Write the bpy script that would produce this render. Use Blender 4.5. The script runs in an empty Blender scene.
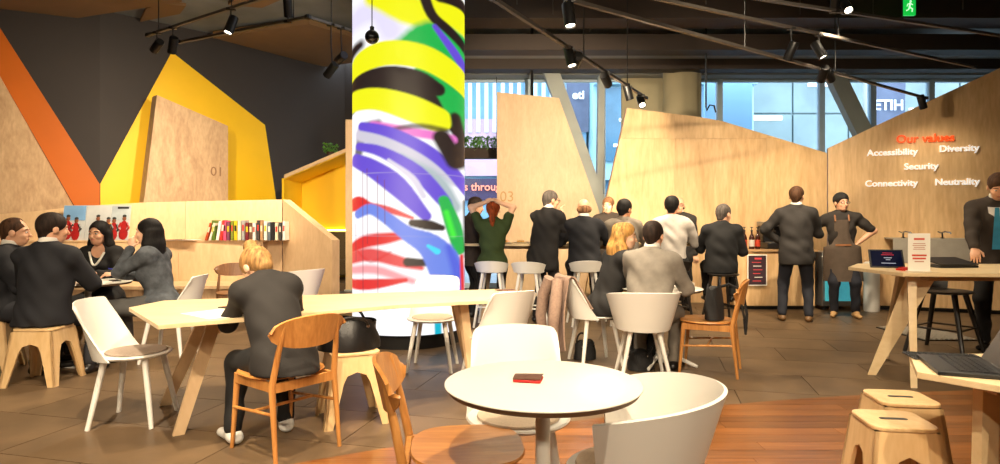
import bpy, math, random
import numpy as np
from mathutils import Vector, Matrix

random.seed(7)
PI = math.pi
SC = bpy.context.scene
COL = SC.collection

# ------------------------------------------------------------------ camera
F, CX, HY, CAMH = 620.0, 500.0, 222.0, 1.30      # focal length and horizon in the 1000 x 464 frame
cam_d = bpy.data.cameras.new('camera')
cam = bpy.data.objects.new('camera', cam_d)
COL.objects.link(cam)
cam.location = (0, 0, CAMH)
cam.rotation_euler = (PI / 2, 0, 0)
cam_d.sensor_width = 36.0
cam_d.lens = F / 1000.0 * 36.0
cam_d.shift_y = -(232.0 - HY) / 1000.0
cam_d.clip_end = 400
SC.camera = cam

# ------------------------------------------------------------------ world, exposure
vs = SC.view_settings
vs.view_transform = 'Standard'
vs.look = 'None'
vs.exposure = 0.0
vs.gamma = 1.0
vs.use_curve_mapping = False
try:
    SC.cycles.use_denoising = True
    SC.cycles.max_bounces = 8
    SC.cycles.diffuse_bounces = 4
    SC.cycles.sample_clamp_indirect = 6.0
except Exception:
    pass
world = bpy.data.worlds.new('world')
SC.world = world
world.use_nodes = True
bgn = world.node_tree.nodes['Background']
bgn.inputs['Color'].default_value = (0.80, 0.91, 1.0, 1)      # overcast street daylight
bgn.inputs['Strength'].default_value = 5.0
WARM = (1.0, 0.82, 0.58)
SPOT_K = 2.7

# ------------------------------------------------------------------ helpers
def at(px, py, Y):
    return Vector(((px - CX) * Y / F, Y, CAMH - (py - HY) * Y / F))

def gd(px, py, z=0.0):
    return at(px, py, F * (CAMH - z) / (py - HY))

def on_line(px, p0, p1):
    """ground point where the vertical plane through p0,p1 is met by the column of picture px"""
    k = (px - CX) / F
    d = (p1[0] - p0[0], p1[1] - p0[1])
    t = (k * p0[1] - p0[0]) / (d[0] - k * d[1])
    return Vector((p0[0] + d[0] * t, p0[1] + d[1] * t, 0)), t * math.hypot(*d)

def on_plane(px, py, p0, p1):
    g, u = on_line(px, p0, p1)
    return u, CAMH - (py - HY) * g.y / F

def srgb(r, g, b):
    def c(v):
        v /= 255.0
        return v / 12.92 if v <= 0.04045 else ((v + 0.055) / 1.055) ** 2.4
    return (c(r), c(g), c(b), 1.0)

MATS = {}
def mat(name, col, rough=0.5, metal=0.0, emit=None, estr=0.0, noise=0.0, nscale=8.0, bump=0.0, bscale=60.0,
        coat=0.0, stretch=None, rand=0.0, col2=None, spec=0.5):
    if name in MATS:
        return MATS[name]
    m = bpy.data.materials.new(name)
    m.use_nodes = True
    nt = m.node_tree
    N, L = nt.nodes, nt.links
    b = N['Principled BSDF']
    b.inputs['Base Color'].default_value = col
    b.inputs['Roughness'].default_value = rough
    b.inputs['Metallic'].default_value = metal
    b.inputs['Specular IOR Level'].default_value = spec
    if coat:
        b.inputs['Coat Weight'].default_value = coat
        b.inputs['Coat Roughness'].default_value = 0.15
    if emit is not None:
        b.inputs['Emission Color'].default_value = emit
        b.inputs['Emission Strength'].default_value = estr
    tc = N.new('ShaderNodeTexCoord')
    mp = N.new('ShaderNodeMapping')
    L.new(tc.outputs['Object'], mp.inputs['Vector'])
    if stretch:
        mp.inputs['Scale'].default_value = stretch
    src = None
    if noise > 0 or rand > 0 or col2:
        nz = N.new('ShaderNodeTexNoise')
        nz.inputs['Scale'].default_value = nscale
        nz.inputs['Detail'].default_value = 5
        L.new(mp.outputs['Vector'], nz.inputs['Vector'])
        rp = N.new('ShaderNodeValToRGB')
        rp.color_ramp.elements[0].position = 0.3
        rp.color_ramp.elements[1].position = 0.72
        c2 = col2 or tuple(min(1, v * (1 + noise)) for v in col[:3]) + (1,)
        c1 = col if col2 else tuple(v * (1 - noise) for v in col[:3]) + (1,)
        rp.color_ramp.elements[0].color = c1
        rp.color_ramp.elements[1].color = c2
        L.new(nz.outputs['Fac'], rp.inputs['Fac'])
        src = rp.outputs['Color']
        if rand > 0:
            oi = N.new('ShaderNodeObjectInfo')
            mr = N.new('ShaderNodeMapRange')
            mr.inputs['To Min'].default_value = 1 - rand
            mr.inputs['To Max'].default_value = 1 + rand
            L.new(oi.outputs['Random'], mr.inputs['Value'])
            hs = N.new('ShaderNodeHueSaturation')
            L.new(mr.outputs['Result'], hs.inputs['Value'])
            L.new(src, hs.inputs['Color'])
            src = hs.outputs['Color']
        L.new(src, b.inputs['Base Color'])
    if bump > 0:
        nb = N.new('ShaderNodeTexNoise')
        nb.inputs['Scale'].default_value = bscale
        nb.inputs['Detail'].default_value = 3
        L.new(mp.outputs['Vector'], nb.inputs['Vector'])
        bp = N.new('ShaderNodeBump')
        bp.inputs['Strength'].default_value = bump
        bp.inputs['Distance'].default_value = 0.004
        L.new(nb.outputs['Fac'], bp.inputs['Height'])
        L.new(bp.outputs['Normal'], b.inputs['Normal'])
    MATS[name] = m
    return m

def wood(name, dark, light, scale=6.0, stretch=(1, 1, 0.12), rough=0.5, rand=0.06, contrast=0.5, wave=0.0, coat=0.0):
    """veneer: long grain streaks and a broad figure, a little different on each sheet"""
    if name in MATS:
        return MATS[name]
    m = bpy.data.materials.new(name)
    m.use_nodes = True
    nt = m.node_tree
    N, L = nt.nodes, nt.links
    b = N['Principled BSDF']
    b.inputs['Roughness'].default_value = rough
    if coat:
        b.inputs['Coat Weight'].default_value = coat
        b.inputs['Coat Roughness'].default_value = 0.2
    tc = N.new('ShaderNodeTexCoord')
    oi = N.new('ShaderNodeObjectInfo')
    ad = N.new('ShaderNodeVectorMath'); ad.operation = 'ADD'
    sc_ = N.new('ShaderNodeVectorMath'); sc_.operation = 'SCALE'
    cmb = N.new('ShaderNodeCombineXYZ')
    for i in range(3):
        L.new(oi.outputs['Random'], cmb.inputs[i])
    L.new(cmb.outputs[0], sc_.inputs[0]); sc_.inputs['Scale'].default_value = 9.0
    L.new(tc.outputs['Object'], ad.inputs[0]); L.new(sc_.outputs[0], ad.inputs[1])
    mp = N.new('ShaderNodeMapping'); mp.inputs['Scale'].default_value = stretch
    L.new(ad.outputs[0], mp.inputs['Vector'])
    n1 = N.new('ShaderNodeTexNoise'); n1.inputs['Scale'].default_value = scale
    n1.inputs['Detail'].default_value = 6; n1.inputs['Roughness'].default_value = 0.62
    n1.inputs['Distortion'].default_value = 1.6
    L.new(mp.outputs[0], n1.inputs['Vector'])
    n2 = N.new('ShaderNodeTexNoise'); n2.inputs['Scale'].default_value = scale * 9
    n2.inputs['Detail'].default_value = 3
    L.new(mp.outputs[0], n2.inputs['Vector'])
    mx = N.new('ShaderNodeMix'); mx.data_type = 'FLOAT'; mx.inputs[0].default_value = 0.35
    L.new(n1.outputs['Fac'], mx.inputs[2]); L.new(n2.outputs['Fac'], mx.inputs[3])
    rp = N.new('ShaderNodeValToRGB')
    rp.color_ramp.elements[0].position = 0.5 - contrast * 0.4
    rp.color_ramp.elements[1].position = 0.5 + contrast * 0.4
    rp.color_ramp.elements[0].color = dark
    rp.color_ramp.elements[1].color = light
    L.new(mx.outputs[0], rp.inputs['Fac'])
    mr = N.new('ShaderNodeMapRange')
    mr.inputs['To Min'].default_value = 1 - rand
    mr.inputs['To Max'].default_value = 1 + rand
    L.new(oi.outputs['Random'], mr.inputs['Value'])
    hs = N.new('ShaderNodeHueSaturation')
    L.new(mr.outputs['Result'], hs.inputs['Value'])
    L.new(rp.outputs['Color'], hs.inputs['Color'])
    L.new(hs.outputs['Color'], b.inputs['Base Color'])
    bp = N.new('ShaderNodeBump'); bp.inputs['Strength'].default_value = 0.12
    bp.inputs['Distance'].default_value = 0.002
    L.new(n2.outputs['Fac'], bp.inputs['Height'])
    L.new(bp.outputs['Normal'], b.inputs['Normal'])
    MATS[name] = m
    return m

def tag(o, label=None, cat=None, group=None, kind=None):
    if label: o['label'] = label
    if cat: o['category'] = cat
    if group: o['group'] = group
    if kind: o['kind'] = kind
    return o

def thing(name, label, cat, loc=(0, 0, 0), rz=0.0, group=None):
    o = bpy.data.objects.new(name, None)
    o.empty_display_size = 0.1
    COL.objects.link(o)
    o.location = loc
    o.rotation_euler = (0, 0, rz)
    return tag(o, label, cat, group)

def mesh_obj(name, verts, faces, m, parent=None, smooth=None, loc=None, rz=None, bevel=0.0):
    me = bpy.data.meshes.new(name)
    me.from_pydata([tuple(v) for v in verts], [], faces)
    me.update()
    if smooth is not None:
        me.shade_smooth()
        me.set_sharp_from_angle(angle=smooth)
    o = bpy.data.objects.new(name, me)
    COL.objects.link(o)
    if m is not None:
        for q in (m if isinstance(m, (list, tuple)) else [m]):
            me.materials.append(MATS[q] if isinstance(q, str) else q)
    if parent is not None:
        o.parent = parent
    if loc is not None:
        o.location = loc
    if rz is not None:
        o.rotation_euler = (0, 0, rz)
    if bevel:
        bv = o.modifiers.new('edge', 'BEVEL')
        bv.width = bevel; bv.segments = 2; bv.limit_method = 'ANGLE'
    return o

class MB:
    """collects simple solids; build() links them as one mesh object"""
    def __init__(s):
        s.v, s.f = [], []
    def add(s, vs_, fs_):
        n = len(s.v)
        s.v += [Vector(v) for v in vs_]
        s.f += [tuple(i + n for i in f) for f in fs_]
        return s
    def box(s, c, size, rot=None):
        hx, hy, hz = (q / 2 for q in size)
        vs_ = [Vector((x, y, z)) for x in (-hx, hx) for y in (-hy, hy) for z in (-hz, hz)]
        if rot is not None:
            vs_ = [rot @ v for v in vs_]
        c = Vector(c)
        return s.add([v + c for v in vs_], [(0, 1, 3, 2), (4, 6, 7, 5), (0, 4, 5, 1), (2, 3, 7, 6), (0, 2, 6, 4), (1, 5, 7, 3)])
    def prism(s, poly, a, b):
        """poly: 2-D (x,y) counter-clockwise, extruded from z=a to z=b"""
        n = len(poly)
        vs_ = [(p[0], p[1], a) for p in poly] + [(p[0], p[1], b) for p in poly]
        fs_ = [tuple(range(n))[::-1], tuple(range(n, 2 * n))]
        fs_ += [(i, (i + 1) % n, n + (i + 1) % n, n + i) for i in range(n)]
        return s.add(vs_, fs_)
    def slab(s, poly, o, du, th):
        """upright slab: poly in (u,z), origin o, u along du, thickness vector th"""
        du = Vector((du[0], du[1], 0)).normalized(); o = Vector((o[0], o[1], 0)); th = Vector(th)
        n = len(poly)
        a = [o + du * p[0] + Vector((0, 0, p[1])) for p in poly]
        vs_ = a + [p + th for p in a]
        area = sum(poly[i][0] * poly[(i + 1) % n][1] - poly[(i + 1) % n][0] * poly[i][1] for i in range(n))
        nrm = Vector((du.y, -du.x, 0))
        flip = (area > 0) != (nrm.dot(th) < 0)
        fs_ = [tuple(range(n)), tuple(range(n, 2 * n))[::-1]]
        fs_ += [(i, n + i, n + (i + 1) % n, (i + 1) % n) for i in range(n)]
        if flip:
            fs_ = [f[::-1] for f in fs_]
        return s.add(vs_, fs_)
    def tube(s, pts, rad, seg=10, cap=True):
        pts = [Vector(p) for p in pts]
        if not isinstance(rad, (list, tuple)):
            rad = [rad] * len(pts)
        n0 = len(s.v)
        prev = None
        for i, p in enumerate(pts):
            t = (pts[min(i + 1, len(pts) - 1)] - pts[max(i - 1, 0)]).normalized()
            if prev is None:
                u = t.orthogonal().normalized()
            else:
                u = (prev - t * prev.dot(t)).normalized()
            prev = u
            w = t.cross(u)
            for k in range(seg):
                a = 2 * PI * k / seg
                s.v.append(p + (u * math.cos(a) + w * math.sin(a)) * rad[i])
        for i in range(len(pts) - 1):
            for k in range(seg):
                a, b = n0 + i * seg + k, n0 + i * seg + (k + 1) % seg
                s.f.append((a, b, b + seg, a + seg))
        if cap:
            s.f.append(tuple(n0 + k for k in range(seg))[::-1])
            e = n0 + (len(pts) - 1) * seg
            s.f.append(tuple(e + k for k in range(seg)))
        return s
    def lathe(s, prof, seg=32, c=(0, 0, 0), sx=1.0, sy=1.0, axis=None):
        """prof: (r,z) from bottom to top, closed at ends when r is 0"""
        n0 = len(s.v); c = Vector(c)
        R = axis if axis is not None else Matrix.Identity(3)
        for r, z in prof:
            for k in range(seg):
                a = 2 * PI * k / seg
                s.v.append(c + R @ Vector((math.cos(a) * r * sx, math.sin(a) * r * sy, z)))
        for i in range(len(prof) - 1):
            for k in range(seg):
                a, b = n0 + i * seg + k, n0 + i * seg + (k + 1) % seg
                s.f.append((a, b, b + seg, a + seg))
        s.f.append(tuple(n0 + k for k in range(seg))[::-1])
        e = n0 + (len(prof) - 1) * seg
        s.f.append(tuple(e + k for k in range(seg)))
        return s
    def loft(s, fn, nu, nv, th, closed=False):
        """thick sheet: fn(u,v) for u in -1..1, v in 0..1, thickened along its normal"""
        n0 = len(s.v)
        P = [[Vector(fn(-1 + 2 * i / nu, j / nv)) for j in range(nv + 1)] for i in range(nu + 1)]
        Q = []
        for i in range(nu + 1):
            row = []
            for j in range(nv + 1):
                du = P[min(i + 1, nu)][j] - P[max(i - 1, 0)][j]
                dv = P[i][min(j + 1, nv)] - P[i][max(j - 1, 0)]
                nn = du.cross(dv)
                nn = nn.normalized() if nn.length > 1e-9 else Vector((0, -1, 0))
                row.append(P[i][j] + nn * th)
            Q.append(row)
        W = nv + 1
        for A in (P, Q):
            for row in A:
                s.v += row
        m = (nu + 1) * W
        ix = lambda a, i, j: n0 + a * m + i * W + j
        for i in range(nu):
            for j in range(nv):
                s.f.append((ix(0, i, j), ix(0, i, j + 1), ix(0, i + 1, j + 1), ix(0, i + 1, j)))
                s.f.append((ix(1, i, j), ix(1, i + 1, j), ix(1, i + 1, j + 1), ix(1, i, j + 1)))
        for i in range(nu):
            s.f.append((ix(0, i, 0), ix(0, i + 1, 0), ix(1, i + 1, 0), ix(1, i, 0)))
            s.f.append((ix(0, i, nv), ix(1, i, nv), ix(1, i + 1, nv), ix(0, i + 1, nv)))
        for j in range(nv):
            s.f.append((ix(0, 0, j), ix(1, 0, j), ix(1, 0, j + 1), ix(0, 0, j + 1)))
            s.f.append((ix(0, nu, j), ix(0, nu, j + 1), ix(1, nu, j + 1), ix(1, nu, j)))
        return s
    def ball(s, c, r, seg=12, R=None):
        r = r if isinstance(r, (tuple, list)) else (r, r, r)
        n = seg // 2
        n0 = len(s.v); c = Vector(c)
        for i in range(1, n):
            t = PI * i / n
            for k in range(seg):
                a = 2 * PI * k / seg
                p = Vector((r[0] * math.sin(t) * math.cos(a), r[1] * math.sin(t) * math.sin(a), -r[2] * math.cos(t)))
                s.v.append(c + (R @ p if R is not None else p))
        for i in range(n - 2):
            for k in range(seg):
                a, b = n0 + i * seg + k, n0 + i * seg + (k + 1) % seg
                s.f.append((a, b, b + seg, a + seg))
        p = Vector((0, 0, r[2]))
        if R is not None: p = R @ p
        s.v += [c - p, c + p]
        bo, to = len(s.v) - 2, len(s.v) - 1
        for k in range(seg):
            s.f.append((bo, n0 + (k + 1) % seg, n0 + k))
            e = n0 + (n - 2) * seg
            s.f.append((e + k, e + (k + 1) % seg, to))
        return s
    def build(s, name, m, parent=None, smooth=0.6, bevel=0.0, loc=None, rz=None):
        return mesh_obj(name, s.v, s.f, m, parent, smooth, loc, rz, bevel)

def kids(o):
    return [c for c in bpy.data.objects if c.parent == o]

def copy_tree(o, loc=None, rz=None, label=None, group=None, parent=None):
    """a thing copied with its parts and their pieces"""
    c = o.copy()
    COL.objects.link(c)
    c.parent = parent
    for ch in list(o.children):
        copy_tree(ch, parent=c)
    if loc is not None: c.location = loc
    if rz is not None: c.rotation_euler = (0, 0, rz)
    if label: c['label'] = label
    if group: c['group'] = group
    return c

def clip(poly, a, b, c):
    """keep the part of a polygon where a*x+b*y<=c"""
    out = []
    n = len(poly)
    for i in range(n):
        p, q = poly[i], poly[(i + 1) % n]
        dp, dq = a * p[0] + b * p[1] - c, a * q[0] + b * q[1] - c
        if dp <= 0: out.append(p)
        if (dp < 0 < dq) or (dq < 0 < dp):
            t = dp / (dp - dq)
            out.append((p[0] + (q[0] - p[0]) * t, p[1] + (q[1] - p[1]) * t))
    return out

def cell(poly, x0, x1, y0, y1):
    for a, b, c in ((-1, 0, -x0), (1, 0, x1), (0, -1, -y0), (0, 1, y1)):
        poly = clip(poly, a, b, c)
        if len(poly) < 3: return []
    ar = abs(sum(poly[i][0] * poly[(i + 1) % len(poly)][1] - poly[(i + 1) % len(poly)][0] * poly[i][1] for i in range(len(poly)))) / 2
    return poly if ar > 0.002 else []

def text_mesh(name, body, size, m, parent=None, depth=0.004, offset=0.0, shear=0.0, align='CENTER'):
    cu = bpy.data.curves.new(name, 'FONT')
    cu.body = body; cu.size = size; cu.extrude = depth; cu.offset = offset; cu.shear = shear
    cu.align_x = align; cu.align_y = 'CENTER'; cu.resolution_u = 3
    t = bpy.data.objects.new(name + '_curve', cu)
    COL.objects.link(t)
    dg = bpy.context.evaluated_depsgraph_get()
    me = bpy.data.meshes.new_from_object(t.evaluated_get(dg))
    bpy.data.objects.remove(t); bpy.data.curves.remove(cu)
    me.name = name
    o = bpy.data.objects.new(name, me)
    COL.objects.link(o)
    me.materials.clear()
    me.materials.append(MATS[m] if isinstance(m, str) else m)
    o.parent = parent
    return o

def struct(o):
    o['kind'] = 'structure'
    return o

# ------------------------------------------------------------------ materials
PLY_D, PLY_L = srgb(200, 158, 108), srgb(232, 196, 146)
wood('plywood', PLY_D, PLY_L, scale=2.6, stretch=(1.2, 1.2, 0.2), rough=0.5, rand=0.05, contrast=0.4)
wood('plywood_pale', srgb(204, 168, 126), srgb(230, 198, 156), scale=3.4, stretch=(1, 1, 0.3), rough=0.5, rand=0.03, contrast=0.6)
wood('plywood_figured', srgb(172, 136, 100), srgb(212, 178, 138), scale=2.4, stretch=(1.4, 1.4, 0.5), rough=0.55, rand=0.03, contrast=0.45)
wood('plywood_table', srgb(216, 186, 138), srgb(238, 214, 172), scale=3.0, stretch=(0.2, 1.2, 1), rough=0.38, rand=0.02, contrast=0.6)
wood('plywood_edge', srgb(170, 128, 84), srgb(206, 168, 120), scale=18, stretch=(0.3, 0.3, 6), rough=0.6, rand=0.02)
wood('stool_ply', srgb(206, 166, 112), srgb(230, 196, 146), scale=5, stretch=(1, 1, 0.2), rough=0.45, rand=0.04)
wood('oak', srgb(166, 104, 46), srgb(214, 152, 84), scale=7, stretch=(1, 1, 0.12), rough=0.4, rand=0.05, contrast=0.5)
wood('oak_seat', srgb(170, 104, 44), srgb(216, 152, 82), scale=5, stretch=(1, 0.15, 1), rough=0.36, rand=0.04, contrast=0.5)
wood('oak_dark', srgb(96, 62, 34), srgb(136, 92, 54), scale=7, stretch=(1, 1, 0.15), rough=0.45, rand=0.05)
wood('floor_timber', srgb(88, 50, 22), srgb(158, 100, 50), scale=4, stretch=(0.12, 1.6, 1), rough=0.3, rand=0.34, contrast=0.6, coat=0.2)
mat('tile', srgb(98, 78, 56), 0.45, noise=0.22, nscale=3.0, bump=0.12, bscale=24, rand=0.09)
mat('grout', srgb(52, 46, 40), 0.8, noise=0.1)
mat('white_paint', srgb(226, 222, 214), 0.42, noise=0.015, nscale=4)
mat('white_laminate', srgb(236, 230, 218), 0.35, noise=0.012, nscale=6)
mat('table_edge', srgb(112, 84, 58), 0.6, noise=0.15, nscale=20)
mat('felt_pad', srgb(150, 134, 120), 0.95, noise=0.12, nscale=90, bump=0.3, bscale=300)
mat('felt_pad_pale', srgb(206, 186, 162), 0.95, noise=0.08, nscale=90, bump=0.3, bscale=300)
mat('dark_wall', srgb(50, 44, 42), 0.75, noise=0.06, nscale=1.5, bump=0.05)
mat('orange_paint', srgb(196, 98, 8), 0.55, noise=0.04, nscale=2)
mat('yellow_paint', srgb(246, 196, 0), 0.5, noise=0.03, nscale=2)
mat('soffit', srgb(128, 98, 66), 0.8, noise=0.08, nscale=2)
mat('ceiling_dark', srgb(126, 130, 130), 0.85, noise=0.3, nscale=0.9)
mat('beam', srgb(58, 46, 38), 0.7, noise=0.12, nscale=1.2)
mat('beam_grey', srgb(128, 126, 120), 0.7, noise=0.1, nscale=1.2)
mat('grey_steel', srgb(168, 172, 166), 0.55, noise=0.06, nscale=2)
mat('concrete', srgb(176, 164, 132), 0.8, noise=0.08, nscale=2)
mat('black_metal', srgb(26, 25, 25), 0.4, metal=0.3, noise=0.1)
mat('track_grey', srgb(86, 80, 74), 0.45, metal=0.4, noise=0.1)
mat('black_gloss', srgb(14, 14, 15), 0.12, noise=0.05, coat=0.6)
mat('chrome', srgb(205, 205, 205), 0.12, metal=1.0, noise=0.03)
mat('stainless', srgb(150, 150, 150), 0.3, metal=0.8, noise=0.06)
mat('lens', (1, 0.9, 0.75, 1), 0.3, emit=(1, 0.87, 0.66, 1), estr=14.0)
mat('black_plastic', srgb(24, 24, 26), 0.45, noise=0.1)
mat('black_leather', srgb(24, 22, 22), 0.34, noise=0.2, nscale=30, bump=0.35, bscale=90)
mat('black_fabric', srgb(26, 25, 26), 0.8, noise=0.2, nscale=60, bump=0.2, bscale=200)
mat('black_stool', srgb(34, 28, 24), 0.42, noise=0.1, nscale=10)
mat('bench_dark', srgb(72, 56, 22), 0.7, noise=0.1, nscale=4)
mat('window_frame', srgb(196, 214, 226), 0.45, noise=0.03)
mat('paper', srgb(238, 232, 220), 0.8, noise=0.02)
mat('stone', srgb(168, 160, 146), 0.6, noise=0.08, nscale=8)
mat('red_card', srgb(196, 28, 24), 0.5, noise=0.05)
mat('leaf', srgb(96, 156, 52), 0.5, noise=0.4, nscale=12, rand=0.1)
mat('planter', srgb(58, 40, 26), 0.7, noise=0.15)

gl = bpy.data.materials.new('window_glass'); gl.use_nodes = True
_n, _l = gl.node_tree.nodes, gl.node_tree.links
_n.clear()
_o = _n.new('ShaderNodeOutputMaterial'); _mx = _n.new('ShaderNodeMixShader')
_t = _n.new('ShaderNodeBsdfTransparent'); _g = _n.new('ShaderNodeBsdfGlossy')
_t.inputs[0].default_value = (0.9, 0.96, 1.0, 1); _g.inputs['Roughness'].default_value = 0.02
_fr = _n.new('ShaderNodeFresnel'); _fr.inputs[0].default_value = 1.35
_l.new(_fr.outputs[0], _mx.inputs[0]); _l.new(_t.outputs[0], _mx.inputs[1]); _l.new(_g.outputs[0], _mx.inputs[2])
_l.new(_mx.outputs[0], _o.inputs[0])
MATS['window_glass'] = gl
# ================================================================== THE SETTING
ARC_C, ARC_R = (5.0, -8.15), 13.0                 # edge of the timber floor: a wide arc
def in_timber(x, y): return (x - ARC_C[0]) ** 2 + (y - ARC_C[1]) ** 2 < ARC_R ** 2
def arc_y(x): return ARC_C[1] + math.sqrt(max(0, ARC_R ** 2 - (x - ARC_C[0]) ** 2))

fl = struct(MB().box((0, 3.5, -0.05), (22, 18, 0.08)).build('floor', 'grout'))
ta = math.radians(-14)
ct, st_ = math.cos(ta), math.sin(ta)
tile_me = None
for i in range(-10, 12):
    for j in range(-8, 24):
        u = i * 1.2 + (0.6 if j % 2 else 0)
        w = j * 0.6
        x, y = u * ct - w * st_, u * st_ + w * ct
        if not (0.8 < y < 13.2 and -8.5 < x < 7.6) or abs(x) > y * 0.86 + 1.0:
            continue
        far = all(in_timber(x + a * ct - b * st_, y + a * st_ + b * ct) for a in (-.6, .6) for b in (-.3, .3))
        if far:
            continue
        if tile_me is None:
            o = MB().box((0, 0, -0.007), (1.194, 0.594, 0.014)).build('tile', 'tile', fl, smooth=None)
            tile_me = o.data
        else:
            o = bpy.data.objects.new('tile', tile_me); COL.objects.link(o); o.parent = fl
        o.location = (x, y, 0); o.rotation_euler = (0, 0, ta)

arc_poly = [(x, arc_y(x)) for x in np.linspace(5.2, -3.0, 60)]
poly_t = arc_poly + [(-3.0, 0.9), (5.2, 0.9)]
PW = 0.125
for r in range(0, 34):
    y0 = 0.9 + r * PW
    x = -3.2 - random.random() * 1.5
    while x < 5.2:
        ln = random.uniform(1.1, 2.2)
        p = cell(poly_t[::-1], x + 0.001, x + ln - 0.001, y0 + 0.001, y0 + PW - 0.001)
        if p and max(q[1] for q in p) > 0.9:
            MB().prism(p if sum(p[i][0] * p[(i + 1) % len(p)][1] - p[(i + 1) % len(p)][0] * p[i][1] for i in range(len(p))) > 0 else p[::-1],
                       -0.008, 0.004).build('plank', 'floor_timber', fl, smooth=None)
        x += ln

# ceiling: dark open soffit, beams, rafts
struct(MB().box((0, 3.9, 4.98), (22, 19, 0.1)).build('ceiling', 'ceiling_dark'))
_b = [(9.3, 4.28, 4.62, 0.5, 'beam'), (10.0, 4.03, 4.28, 0.35, 'beam'), (10.55, 4.12, 4.24, 0.3, 'beam_grey'),
      (11.0, 3.98, 4.22, 0.3, 'beam'), (12.05, 4.11, 4.5, 0.4, 'beam_grey')]
for i, (yy, z0, z1, d, m) in enumerate(_b):
    x0 = -1.2 if yy < 12 else -2.6
    struct(MB().box(((x0 + 10.5) / 2, yy, (z0 + z1) / 2), (10.5 - x0, d, z1 - z0)).build('trim_%d' % (i + 1), m))
for i, (xa, ya, xb, yb) in enumerate([(1.2, 5.2, 4.4, 9.0), (3.4, 4.6, 7.0, 9.2), (-0.6, 6.8, 1.6, 9.2)]):
    d = Vector((xb - xa, yb - ya, 0)); a = math.atan2(d.y, d.x)
    struct(MB().box(((xa + xb) / 2, (ya + yb) / 2, 4.8), (d.length, 0.22, 0.26), Matrix.Rotation(a, 3, 'Z')).build('trim_%d' % (i + 6), 'beam_grey' if i == 1 else 'beam'))

def atz(px, py, z):
    return at(px, py, F * (z - CAMH) / (HY - py))
def raft(name, pts, z, t=0.12):
    P_ = [atz(a, b, z) for a, b in pts]
    poly = [(p.x, p.y) for p in P_]
    ar = sum(poly[i][0] * poly[(i + 1) % len(poly)][1] - poly[(i + 1) % len(poly)][0] * poly[i][1] for i in range(len(poly)))
    if ar < 0: poly = poly[::-1]
    return struct(MB().prism(poly, z, z + t).build(name, 'soffit', smooth=None))
raft('trim_9', [(213, 38), (309, 24), (352, 37), (358, 62), (324, 67)], 4.74)
raft('trim_10', [(-60, 3), (65, 20), (182, 2), (150, -60), (-60, -60)], 4.74)
raft('trim_11', [(228, 5), (262, 8), (290, -4), (250, -14)], 4.8, 0.06)
raft('trim_12', [(140, 22), (180, 14), (186, 6), (160, 4), (146, 9)], 4.84, 0.05)

# dark walls on the left with their painted shapes
WA, WB, WC = (-6.84, 10.6), (-3.53, 14.1), (-10.6, 8.76)
def wall(name, p0, p1, z0, z1, m, th=0.15):
    d = Vector((p1[0] - p0[0], p1[1] - p0[1], 0)); n = Vector((-d.y, d.x, 0)).normalized()
    return struct(MB().slab([(0, z0), (d.length, z0), (d.length, z1), (0, z1)], p0, d, n * th).build(name, m, smooth=None))
w_left = wall('wall_left', WC, WA, 0, 4.93, 'dark_wall')
w_nook = wall('wall_back_left', WA, WB, 0, 4.93, 'dark_wall')
wall('wall_back_stub', WB, (-2.3, 13.6), 0, 4.93, 'dark_wall')
wall('wall_side_left', (-10.6, -5.2), (-10.6, 8.76), 0, 4.93, 'dark_wall')
wall('wall_rear', (9.9, -5.2), (-10.6, -5.2), 0, 4.93, 'stone')
wall('wall_side_right', (9.9, 12.4), (9.9, -5.2), 0, 4.93, 'stone')

def flat_on(name, pts, p0, p1, off, th, m, parent=None):
    """a board with the outline pts (picture points taken on the wall plane) standing off that wall"""
    d = Vector((p1[0] - p0[0], p1[1] - p0[1], 0)).normalized(); n = Vector((d.y, -d.x, 0))
    q0 = Vector((p0[0], p0[1], 0)) + n * off; q1 = q0 + d
    poly = [on_plane(a, b, q0, q1) for a, b in pts]
    return MB().slab(poly, q0, d, -n * th).build(name, m, parent, smooth=None)
flat_on('painted_shape', [(-30, -16), (0, 28), (99.6, 184), (99.6, 216), (80, 216), (75, 207), (0, 76), (-30, 22)], WC, WA, 0.012, 0.012, 'orange_paint', w_left)
flat_on('painted_shape', [(100.4, 184), (172, 52), (265, 125), (278, 212), (100.4, 216)], WA, WB, 0.012, 0.012, 'yellow_paint', w_nook)

t = thing('leaning_board', 'pale figured plywood triangle filling the corner under the orange stripe', 'panel', (-7.6, 10.0, 0))
o = flat_on('board', [(-60, -28), (0, 77), (73, 206), (78, 260), (-60, 260)], WC, WA, 0.10, 0.05, 'plywood_figured'); o.parent = t; o.matrix_parent_inverse = Matrix.Translation(-t.location)
t = thing('numbered_board', 'thick plywood slab marked 01 standing before the yellow painted shape', 'panel', (-6.2, 10.3, 0))
o = flat_on('board', [(157, 95), (228, 126), (228, 225), (141, 225)], WA, WB, 0.62, 0.24, 'plywood_figured'); o.parent = t; o.matrix_parent_inverse = Matrix.Translation(-t.location)
mat('stencil', srgb(140, 104, 72), 0.7, noise=0.1)
mat('stencil_pale', srgb(196, 150, 96), 0.7, noise=0.1)
def text_on(body, px, py, p0, p1, off, size, m, parent, depth=0.003, offset=0.0, name='numeral', tilt=0.0):
    d = Vector((p1[0] - p0[0], p1[1] - p0[1], 0)).normalized(); n = Vector((d.y, -d.x, 0))
    q0 = Vector((p0[0], p0[1], 0)) + n * off
    u, z = on_plane(px, py, q0, q0 + d)
    w = text_mesh(name, body, size, m, None, depth, offset)
    R = Matrix((d, Vector((0, 0, 1)), n)).transposed().to_4x4()
    w.matrix_world = Matrix.Translation(q0 + d * u + Vector((0, 0, z))) @ R @ Matrix.Rotation(tilt, 4, 'Z')
    if parent:
        w.parent = parent
        w.matrix_parent_inverse = Matrix.Translation(-parent.location)
    return w
text_on('01', 217, 172, WA, WB, 0.622, 0.24, 'stencil', t)

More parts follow.
